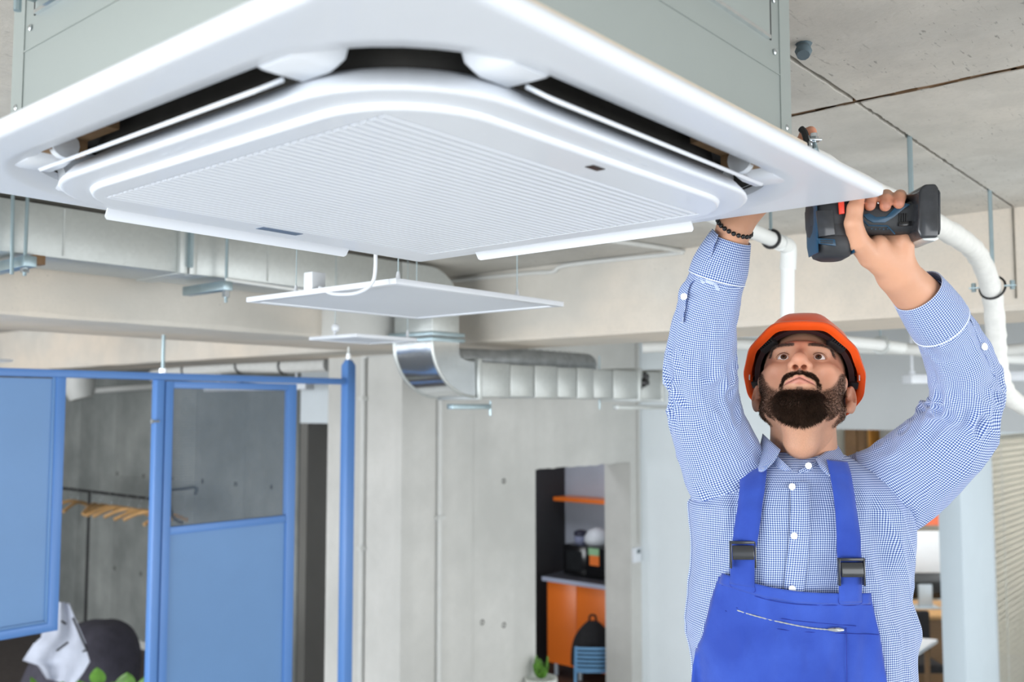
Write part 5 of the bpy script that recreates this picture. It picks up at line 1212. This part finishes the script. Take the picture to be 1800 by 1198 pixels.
# collar: stand and two turned down points
NC = L(1407, 800, 1.800)
flapsheet('collar_stand', [[L(1345, 768, 1.775)+np.array([0, .02, 0]), L(1352, 786, 1.74), L(1372, 806, 1.712), L(1398, 830, 1.702)], [L(1348, 798, 1.78), L(1354, 814, 1.735), L(1374, 832, 1.708), L(1397, 848, 1.700)]], shirt)
flapsheet('collar_stand', [[L(1468, 784, 1.775), L(1458, 796, 1.74), L(1432, 811, 1.712), L(1404, 826, 1.701)], [L(1470, 812, 1.78), L(1460, 822, 1.735), L(1432, 832, 1.708), L(1403, 846, 1.699)]], shirt)
flapsheet('collar_point', [[L(1341, 762, 1.785), L(1354, 774, 1.745), L(1372, 790, 1.715)], [L(1334, 795, 1.755), L(1346, 803, 1.722), L(1360, 811, 1.698)], [L(1330, 827, 1.720), L(1337, 829, 1.700), L(1343, 827, 1.690)]], shirt, .0016)
flapsheet('collar_point', [[L(1470, 778, 1.785), L(1456, 790, 1.745), L(1434, 806, 1.713)], [L(1485, 806, 1.745), L(1470, 812, 1.715), L(1443, 822, 1.692)], [L(1490, 836, 1.702), L(1476, 840, 1.686), L(1456, 835, 1.680)]], shirt, .0016)
zz = np.linspace(L(0, 846, 1.69)[2], L(0, 1050, 1.66)[2], 40); G = []; UV = []
for z in zz:
    c_ = np.interp(z, [zz[-1], zz[0]], [L(1392, 1050, 1.66)[0], L(1404, 846, 1.69)[0]]); xs_ = c_+np.array([-.017, -.012, 0, .012, .017]); o_ = np.array([.0, .0022, .0026, .0022, .0])+soff(xs_, np.full(5, z))
    G.append(np.stack([xs_, front(xs_, np.full(5, z), o_), np.full(5, z)], 1)); UV.append(np.stack([xs_-c_, np.full(5, z)], 1))
grid_obj('button_placket', G, UV, M['shirt'], shirt)
def button(p, r=.0062, ax_=(0, -1, 0)):
    c_ = Wv(p); a_ = Wv(np.array(p)+np.array(ax_))-c_
    obj('button', MB().lathe([(r*.92, -.001), (r, .0006), (r*.94, .0018), (r*.72, .0016), (r*.68, .0011), (.0005, .0011)], c_, a_, 18), M['button'], parent=shirt)
for x, y in ((1397, 856), (1393, 940), (1389, 1032)):
    p = L(x, y, 1.66); p[1] = front(p[0], p[2], .0036+float(soff(np.array([p[0]]), np.array([p[2]]))[0])); button(p)
button(L(1421, 818, 1.699)); button(L(1202, 521, 1.617), .006); button(L(1730, 609, 1.567), .0065, (.4, -1, .1))

# overalls: bib, straps, buckles, zip, trousers and legs
zt_b, zb_b = L(0, 1030, 1.655)[2], L(0, 1330, 1.655)[2]
ov = None; NI, NJ = 46, 60; G = np.zeros((NI, NJ, 3)); UV = np.zeros((NI, NJ, 2))
for i in range(NI):
    t_ = i/(NI-1)
    for j in range(NJ):
        s_ = j/(NJ-1); yl_ = 1019+t_*300; yr_ = 1046+t_*286; xl_ = np.interp(yl_, [1019, 1060, 1120, 1198, 1320], [1273, 1262, 1250, 1236, 1225]); xr_ = np.interp(yr_, [1046, 1085, 1135, 1198, 1332], [1527, 1536, 1547, 1557, 1572])
        y_ = yl_+(yr_-yl_)*s_+7*math.sin(math.pi*s_)*(1-t_); x_ = xl_+(xr_-xl_)*s_; p = L(x_, y_, 1.655); p[1] = 0; G[i, j] = p
def bibsurf(x, z, off=0.0):
    x = np.asarray(x, float); z = np.asarray(z, float); q = np.stack([x*22+z*9, z*13, 0*z], -1); r_ = np.stack([x*55, 0*x, z*40], -1)
    return front(x, z, folds(x, z)*.6+.0125+off)-.0032*vnoise(q, 11)-.0016*vnoise(r_, 12)
G[..., 1] = bibsurf(G[..., 0], G[..., 2])
UV[..., 0] = G[..., 0]; UV[..., 1] = G[..., 2]
ov = grid_obj('overalls', G, UV, M['overall'], person, th=.003, label='royal blue bib overalls')
def onbib(x, y, off=.0115):
    p = L(x, y, 1.655); p[1] = float(bibsurf(p[0], p[2], off-.0095)); return p
def strip(name, cen, w, off, mat, parent, th=.002, n=8, label=None):
    C = cspline([onbib(x, y, off) for x, y in cen], n); T = np.gradient(C, axis=0); S_ = np.cross(T, np.array([0, 1., 0])); S_ /= np.linalg.norm(S_, axis=1, keepdims=True); G = []
    for k in range(len(C)):
        row = []
        for s_ in np.linspace(-1, 1, 5):
            p = C[k]+S_[k]*w*s_; p[1] = float(bibsurf(p[0], p[2], off-.0095)); row.append(p)
        G.append(row)
    G = np.array(G); return grid_obj(name, G, G[..., [0, 2]], mat, parent, th=th, label=label)
strip('strap', [(1306, 1030), (1308, 985), (1315, 935), (1326, 880), (1338, 838), (1347, 815)], .0185, .0125, M['overall'], ov, .0026)
strip('strap', [(1489, 1055), (1488, 1010), (1486, 950), (1486, 890), (1488, 840), (1490, 812)], .0195, .0125, M['overall'], ov, .0026)
strip('bib_hem', [(1274, 1022), (1340, 1037), (1400, 1046), (1465, 1049), (1526, 1049)], .0095, .0118, M['overall'], ov, .0015)
M['buckle'] = plain('black_buckle_plastic', (36, 38, 42), .22, var=.05, coat=.3)
for bx_, by_, rot in ((1307, 971, .03), (1487.5, 996, .0)):
    b_ = thing_c = raw('buckle', None); b_.parent = ov; c_ = onbib(bx_, by_, .018); b_.location = Wv(c_)-ORG[ov.name]; ORG[b_.name] = Wv(c_)
    R_ = lambda u, w, d: Wv(c_+np.array([u, -d, w]))
    def bb(u0, u1, w0, w1, d0, d1): return MB().add([R_(u0, w0, d0), R_(u1, w0, d0), R_(u1, w1, d0), R_(u0, w1, d0), R_(u0, w0, d1), R_(u1, w0, d1), R_(u1, w1, d1), R_(u0, w1, d1)], [(3,2,1,0),(4,5,6,7),(0,1,5,4),(1,2,6,5),(2,3,7,6),(3,0,4,7)])
    bpy.data.objects.remove(b_)
    obj('buckle', bb(-.0225, -.0195, -.027, .019, -.004, .006).add(*(lambda m_: (m_.v, m_.f))(bb(.0195, .0225, -.027, .019, -.004, .006))).add(*(lambda m_: (m_.v, m_.f))(bb(-.0225, .0225, .0145, .0195, -.002, .0055))).add(*(lambda m_: (m_.v, m_.f))(MB().loft([[R_(u, w, d) for w, d in ((.012, .001), (.012, .0055), (.004, .0075), (-.006, .009), (-.012, .0075), (-.0125, .0045), (-.006, .003))] for u in (-.0185, -.017, .017, .0185)]))), M['buckle'], parent=ov, bevel=.0008, label='black plastic strap buckle')
zpts = [onbib(x, y, .0128) for x, y in ((1298, 1074), (1330, 1082), (1375, 1092), (1420, 1100), (1455, 1103))]
obj('zipper', MB().tube([Wv(p) for p in cspline(zpts, 10)], [.0009+.0005*(k % 2) for k in range(41)], 6), M['galv'], parent=ov, label='grey metal zipper')
obj('zipper_pull', MB().tube([Wv(onbib(1450, 1102, .0145)), Wv(onbib(1462, 1102, .0165)), Wv(onbib(1468, 1102, .0165)), Wv(onbib(1477, 1103, .0145))], [.0022, .0042, .0042, .0024], 10), M['chrome'], parent=ov)
for pts in ([(1297, 1070), (1380, 1086), (1500, 1097)], [(1280, 1078), (1370, 1104), (1540, 1112)], [(1276, 1034), (1350, 1052), (1420, 1060), (1527, 1060)], [(1483, 1100), (1483, 1198), (1482, 1300)], [(1290, 1016), (1290, 1034), (1324, 1040), (1324, 1022)], [(1471, 1036), (1471, 1058), (1507, 1058), (1507, 1040)]):
    obj('stitching', MB().tube([Wv(p) for p in cspline([onbib(x, y, .0122) for x, y in pts], 8)], .0007, 5), M['stitch'], parent=ov, kind=None)
hipx = t_cx[0]; R = []
for z, a_, b_ in ((-.56, .208, .148), (-.66, .205, .15), (-.76, .205, .15), (-.84, .19, .14)):
    R.append([Wv((hipx+a_*math.cos(q), 1.785+b_*math.sin(q), z)) for q in np.linspace(0, 2*math.pi, 40, endpoint=False)])
obj('trouser_seat', MB().loft(R), M['overall'], parent=ov, smooth=70)
for s in (-1, 1):
    obj('trouser_leg', MB().tube([Wv((hipx+s*.095, 1.785, -.80)), Wv((hipx+s*.10, 1.77, -1.0)), Wv((hipx+s*.11, 1.765, -1.25)), Wv((hipx+s*.115, 1.80, -1.55))], [.105, .095, .08, .075], 24), M['overall'], parent=ov, smooth=70)
    obj('boot', MB().loft([[Wv((hipx+s*.115+.045*math.cos(q), 1.76+.02-.0+(.075+k_)*math.sin(q)-k_, z)) for q in np.linspace(0, 2*math.pi, 20, endpoint=False)] for z, k_ in ((-1.618, .06), (-1.58, .06), (-1.55, .04), (-1.51, .0), (-1.47, -.01))]), M['black_rubber'], parent=person, smooth=60)
# bead bracelet
c_ = L(1285, 412, 1.606); ax_ = (wl-fl_)/np.linalg.norm(wl-fl_); u_ = np.cross(ax_, [0, 1., 0]); u_ /= np.linalg.norm(u_); w_ = np.cross(ax_, u_)
c_ = wl+ax_*.004
bl_ = MB()
for k in range(22):
    a_ = k*2*math.pi/22; p = c_+(u_*math.cos(a_)+w_*math.sin(a_))*.0305+ax_*.006*math.cos(a_)
    bl_.lathe([(.0042*math.sin(q), -.0042*math.cos(q)) for q in np.linspace(.05, 3.09, 6)], Wv(p), (0, 0, 1), 8)
obj('bracelet', bl_, M['black_gloss'], parent=person, smooth=60, label='black bead bracelet', kind='stuff')

# ---------------------------------------------------------------- scaffold board he stands on (below the picture)
pf = thing('work_platform', (PO.x, PO.y, 0), 'aluminium work platform under the worker below the picture', 'platform')
zf = PO.z+.001
obj('deck', MB().obox((PO.x, PO.y, zf-.02), c_right, FWH, (0, 0, 1), .5, .25, .018), M['alu'], parent=pf, bevel=.004)
for s in (-1, 1):
    for q in (-1, 1):
        b_ = Vector((PO.x, PO.y, 0))+Vector(c_right)*s*.48+Vector(FWH)*q*.24; obj('leg', MB().tube([b_, Vector((b_.x, b_.y, zf-.03))], .02, 8), M['alu'], parent=pf)

# ---------------------------------------------------------------- hard hat
hat = thing('hard_hat', tuple(Wv(HO+np.array([0, 0, .05]))), 'bright orange hard hat on the head of the worker', 'hard hat')
M['orange_shell'] = plain('orange_hat_plastic', (255, 92, 28), .32, var=.015, scale=8, coat=.2)
RIMP = [(.0, -.126), (.046, -.124), (.092, -.070), (.1075, -.010), (.104, .045), (.078, .092), (.040, .110), (0, .113)]
RIMP = [np.array(p)*.972 for p in RIMP]+[np.array((-p[0], p[1]))*.972 for p in RIMP[-2:0:-1]]
def rpoly(ph):
    d = np.array([math.cos(ph), math.sin(ph)]); n = len(RIMP)
    for i in range(n):
        a, b = RIMP[i], RIMP[(i+1) % n]; e = b-a; den = d[0]*e[1]-d[1]*e[0]
        if abs(den) < 1e-12: continue
        t_ = (a[0]*e[1]-a[1]*e[0])/den; u = (a[0]*d[1]-a[1]*d[0])/den
        if t_ > 0 and -1e-6 <= u <= 1+1e-6: return t_
RT = np.array([np.mean([rpoly(2*math.pi*(k+q*.6)/360) for q in range(-9, 10)]) for k in range(360)])
def rim(phi, ex_=0.0, zoff=0.0, sc=1.0):
    r = (np.interp(math.degrees(phi) % 360, np.arange(361), np.append(RT, RT[0]))+ex_)*sc; X_, Y_ = r*math.cos(phi), r*math.sin(phi)
    return np.array([X_, Y_, .041-.115*Y_+zoff])
def shell(inn):
    R = []; n = 72; k_ = -.0032 if inn else 0
    prof = [(0, 1.0), (.12, .985), (.3, .945), (.5, .88), (.68, .78), (.82, .64), (.92, .45), (.98, .22), (1.0, .01)]
    for t_, sc in prof:
        row = []
        for q in range(n):
            ph = 2*math.pi*q/n; p = rim(ph, -.004+k_, 0, 1.0); ridge = .003*math.exp(-(p[0]*sc/.030)**6)*(t_ > .2) if not inn else 0
            top = np.array([0, .006, .148+k_]); row.append(Wv(h2l(np.array([p[0]*sc, (p[1]-.006)*sc+.006, p[2]*(1-t_)+top[2]*t_+ridge]))))
        R.append(row)
    return R
mb = MB().loft(shell(False), cap=False); obj('shell', mb, M['orange_shell'], parent=hat, smooth=40)
R = shell(True); obj('shell_lining', MB().loft(R, cap=False), M['orange_shell'], parent=hat, smooth=50)
R = []
for prof in ((-.0045, .004), (.004, .003), (.0075, -.003), (.0065, -.0065), (.001, -.006), (-.0075, -.001), (-.0075, .004)):
    row = []
    for q in range(96):
        ph = 2*math.pi*q/96; vis = .010*max(0, -math.sin(ph))**3; p = rim(ph, prof[0]+(vis if prof[0] > 0 else 0), prof[1]); 
        if prof[0] > 0: p[2] -= vis*.25
        row.append(Wv(h2l(p)))
    R.append(row)
R.append(R[0]); obj('brim', MB().loft(R, cap=False), M['orange_shell'], parent=hat, smooth=60)
M['band'] = plain('dark_maroon_band', (52, 26, 28), .6, var=.1)
def band_ring(rx, ry, cy_, z0_, z1_, th, mat, nm, n=64):
    R = []
    for zz_, d_ in ((z0_, 0), (z1_, 0), (z1_, th), (z0_, th)):
        R.append([Wv(h2l(np.array([(rx+d_)*math.cos(2*math.pi*q/n), cy_+(ry+d_)*math.sin(2*math.pi*q/n), zz_-.22*(ry*math.sin(2*math.pi*q/n))]))) for q in range(n)])
    R.append(R[0]); return obj(nm, MB().loft(R, cap=False), M[mat], parent=hat, smooth=40)
band_ring(.0815, .1030, .006, .040, .070, .010, 'band', 'headband')
R = []
for sc, zz_ in ((1.0, .056), (.97, .068), (.85, .082), (.6, .092), (.3, .096), (.02, .097)):
    R.append([Wv(h2l(np.array([.088*sc*math.cos(q), .006+.102*sc*math.sin(q), zz_-.17*.1*sc*math.sin(q)]))) for q in np.linspace(0, 2*math.pi, 48, endpoint=False)])
obj('suspension_cradle', MB().loft(R, cap=False), M['black_fabric'], parent=hat, smooth=60)
for sx in (-1, 1):
    for a0 in (-58, -35, -128+180):
        pass
    for ph in (-48, 8):
        a = math.radians(ph); c_ = np.array([sx*(.0895 if ph < 0 else .0915)*math.cos(a), .006+.104*math.sin(a), .046-.16*(.11*math.sin(a))]); tn = np.array([-sx*math.sin(a), math.cos(a), -.1]); rd = np.array([sx*math.cos(a), math.sin(a), 0])
        mb = MB(); ct_ = Wv(h2l(c_)); ta = Wv(h2l(c_+tn))-ct_; ra = Wv(h2l(c_+rd))-ct_
        mb.obox(ct_, ta, ra, ta.cross(ra), .017 if ph < 0 else .008, .007, .010)
        for k in range(7 if ph < 0 else 0): mb.obox(ct_+ta.normalized()*(-.015+.005*k)+ra.normalized()*.009, ta, ra, ta.cross(ra), .0013, .004, .009)
        obj('suspension_clip', mb, M['black_rubber'], parent=hat, bevel=.001)
    c_ = np.array([sx*.1000, -.004, .036]); ct_ = Wv(h2l(c_)); obj('slot_mark', MB().obox(ct_, Wv(h2l(c_+np.array([0, 1, 0])))-ct_, Wv(h2l(c_+np.array([0, 0, 1])))-ct_, Wv(h2l(c_+np.array([1, 0, 0])))-ct_, .003, .006, .001), M['white_matte'], parent=hat)

# ---------------------------------------------------------------- cordless drill
M['tool_black'] = plain('black_tool_rubber', (40, 42, 46), .55, var=.12, scale=30); M['tool_blue'] = plain('petrol_blue_tool_plastic', (20, 62, 88), .35, var=.05); M['tool_red'] = plain('red_switch', (230, 66, 44), .35)
M['tool_smoke'] = plain('dark_glossy_plastic', (48, 50, 54), .15, var=.15, scale=40)
dh = thing('cordless_drill', tuple(Wv(L(1540, 388, HD))), 'black and petrol blue cordless drill held in the raised hand', 'drill')
def prof_x(rows, n=20, e=3.0):
    """rows: (px x, px y centre, half height px, half depth m, distance)"""
    R = []
    for x, y, hh, hd, d in rows:
        c_ = L(x, y, d); s = hh*d/F_PX; R.append([Wv(c_+np.array([0, hd*np.sign(math.sin(q))*abs(math.sin(q))**(2/e), s*np.sign(math.cos(q))*abs(math.cos(q))**(2/e)])) for q in np.linspace(0, 2*math.pi, n, endpoint=False)])
    return MB().loft(R)
def prof_z(rows, n=24, e=2.8):
    """rows: (px y, px x centre, half width px, half depth m, distance)"""
    R = []
    for y, x, hw, hd, d in rows:
        c_ = L(x, y, d); s = hw*d/F_PX; R.append([Wv(c_+np.array([s*np.sign(math.cos(q))*abs(math.cos(q))**(2/e), hd*np.sign(math.sin(q))*abs(math.sin(q))**(2/e), 0])) for q in np.linspace(0, 2*math.pi, n, endpoint=False)])
    return MB().loft(R)
DB = 1.475
obj('handle', prof_x([(1478, 384, 22, .018, HD), (1500, 386, 25, .0205, HD), (1530, 386, 27.5, .0215, HD), (1560, 386, 27, .021, HD), (1590, 385, 28, .021, HD), (1600, 384, 30, .022, HD), (1617, 382, 30, .023, HD)]), M['tool_black'], parent=dh, smooth=50)
obj('motor_housing', prof_z([(456, 1461, 20, .022, DB), (450, 1460, 28, .029, DB), (432, 1459, 34, .034, DB), (400, 1456, 36, .036, DB), (365, 1455, 36, .036, DB), (335, 1455, 33, .034, DB), (322, 1455, 27, .028, DB)]), M['tool_black'], parent=dh, smooth=50)
for xx, w_ in ((1426, 1.6), (1489, 2.4)):
    obj('blue_trim', prof_z([(448, xx+4, w_, .024, DB-.006), (430, xx+(2 if xx < 1450 else -1), w_, .028, DB-.008), (362, xx, w_, .028, DB-.008)], 12), M['tool_blue'], parent=dh, smooth=50)
obj('end_cap', prof_z([(457, 1462, 19, .021, DB), (452, 1461, 29, .030, DB), (436, 1460.5, 35.5, .0352, DB), (424, 1460, 36.5, .0362, DB), (420, 1459.8, 35, .035, DB)]), M['tool_black'], parent=dh, smooth=50)
obj('grip_collar', prof_z([(402, 1457, 35, .0355, DB), (399, 1457, 37.5, .0372, DB), (370, 1456, 37.8, .0375, DB), (366, 1456, 35.5, .0355, DB)]), M['tool_black'], parent=dh, smooth=50)
obj('gear_collar', prof_z([(338, 1455, 34, .035, DB), (330, 1455, 35, .0355, DB), (322, 1455, 31, .032, DB)]), M['tool_black'], parent=dh, smooth=50)
def plate(pts, d, off, mat, nm):
    P = [L(x, y, d-off) for x, y in pts]; return obj(nm, MB().prism([Wv(p) for p in P], Wv(P[0]+np.array([0, .004, 0]))-Wv(P[0])), M[mat], parent=dh, bevel=.0008)
plate([(1435, 370), (1464, 368), (1468, 412), (1440, 416)], DB, .0395, 'tool_smoke', 'side_panel')
plate([(1437, 418), (1468, 420), (1470, 432), (1440, 428)], DB, .0372, 'tool_blue', 'vent_panel')
for k in range(2): plate([(1442, 421+k*4), (1464, 422+k*4), (1465, 424+k*4), (1443, 423+k*4)], DB, .039, 'tool_black', 'vent_slot')
plate([(1474, 352), (1484, 351), (1485, 375), (1476, 376)], DB, .043, 'tool_red', 'direction_switch')
obj('chuck', MB().lathe([(.018, 0), (.02, .006), (.02, .012), (.014, .018), (.007, .022), (.003, .023), (.003, .03)], Wv(L(1455, 324, DB)), (0, 0, 1), 20), M['tool_black'], parent=dh, smooth=40)
gb = [(1517, 377), (1524, 385), (1535, 391), (1556, 391), (1572, 381), (1590, 366), (1601, 359), (1588, 356), (1573, 365), (1558, 380), (1540, 381), (1528, 374)]
plate(gb, HD, .0222, 'tool_blue', 'grip_stripe')
for pts in ([(1516, 386), (1527, 396), (1560, 397), (1573, 411)],):
    obj('grip_line', MB().tube([Wv(L(x, y, HD-.0212)) for x, y in pts], .0011, 6), M['tool_blue'], parent=dh)
for k in range(5): obj('grip_dot', MB().lathe([(.001, 0), (.001, .0012)], Wv(L(1532+k*7, 402+(k % 2)*1, HD-.020)), Wv((0, -1, 0))-Wv((0, 0, 0)), 6), M['tool_blue'], parent=dh)
for k in range(4): plate([(1581+k*4, 374), (1583+k*4, 374), (1583+k*4, 389), (1581+k*4, 389)], HD, .0235, 'black_rubber', 'latch_rib')
plate([(1580, 390), (1603, 388), (1603, 396), (1580, 397)], HD, .0235, 'black_gloss', 'battery_latch')
# battery block at the foot of the handle, seen edge on
bat = [(1617, 333, 0), (1626, 323, 0), (1646, 322, 0), (1651, 330, 0), (1652, 400, 0), (1650, 417, 0), (1619, 418, 0), (1614, 404, 0)]
P = [L(x, y, HD-.041) for x, y, _ in bat]; obj('battery', MB().prism([Wv(p) for p in P], Wv(P[0]+np.array([0, .078, 0]))-Wv(P[0])), M['tool_smoke'], parent=dh, bevel=.004, seg=3)
P = [L(x, y, HD-.036) for x, y in ((1619, 416), (1650, 415), (1650, 420), (1644, 423), (1624, 422))]; obj('battery_foot', MB().prism([Wv(p) for p in P], Wv(P[0]+np.array([0, .066, 0]))-Wv(P[0])), M['galv'], parent=dh, bevel=.001)
obj('battery_rim', MB().prism([Wv(L(x, y, HD-.039)) for x, y in ((1650, 332), (1653.5, 338), (1654, 402), (1652, 412), (1650, 412))], Wv((0, .074, 0))-Wv((0, 0, 0))), M['tool_black'], parent=dh, bevel=.001)
# ---------------------------------------------------------------- pipe clamp he is fixing
kc_ = thing('pipe_clamp', tuple(Wv(L(1424, 252, 1.53))), 'bright metal pipe clamp with bolt at the fingertip of the hidden hand', 'clamp')
cp = Vector((1.605, .758, H+.492))
cl_ = [cp+Vector((0, math.cos(a_)*.0345, math.sin(a_)*.0345)) for a_ in np.linspace(0, 2*math.pi, 26)]
pa = Wv(L(1421, 238, 1.545)); 
obj('band', MB().tube(smoothpath([Wv(L(1408, 226, 1.53)), Wv(L(1414, 233, 1.525)), Wv(L(1418, 248, 1.52)), Wv(L(1418, 262, 1.52)), Wv(L(1412, 272, 1.53))], 5), .0055, 8), M['black_rubber'], parent=kc_)
obj('metal_strap', MB().tube(smoothpath([Wv(L(1420, 240, 1.522)), Wv(L(1423, 250, 1.518)), Wv(L(1424, 262, 1.516)), Wv(L(1420, 270, 1.52))], 5), .004, 8), M['chrome'], parent=kc_)
b_ = Wv(L(1431, 247, 1.52)); obj('clamp_ear', MB().obox(b_, c_right, FWH, (0, 0, 1), .0105, .009, .0018), M['chrome'], parent=kc_, bevel=.001)
obj('bolt', MB().lathe([(.0028, -.022), (.0028, .012), (.0055, .012), (.0055, .004)], b_, (0, 0, 1), 10).lathe([(.0075, 0), (.0075, .006)], b_, (0, 0, 1), 6), M['chrome'], parent=kc_)
obj('lever', MB().tube([b_+Vector((0, 0, -.004)), Wv(L(1433, 262, 1.515)), Wv(L(1437, 271, 1.515))], [.0035, .005, .004], 8), M['zinc'], parent=kc_)
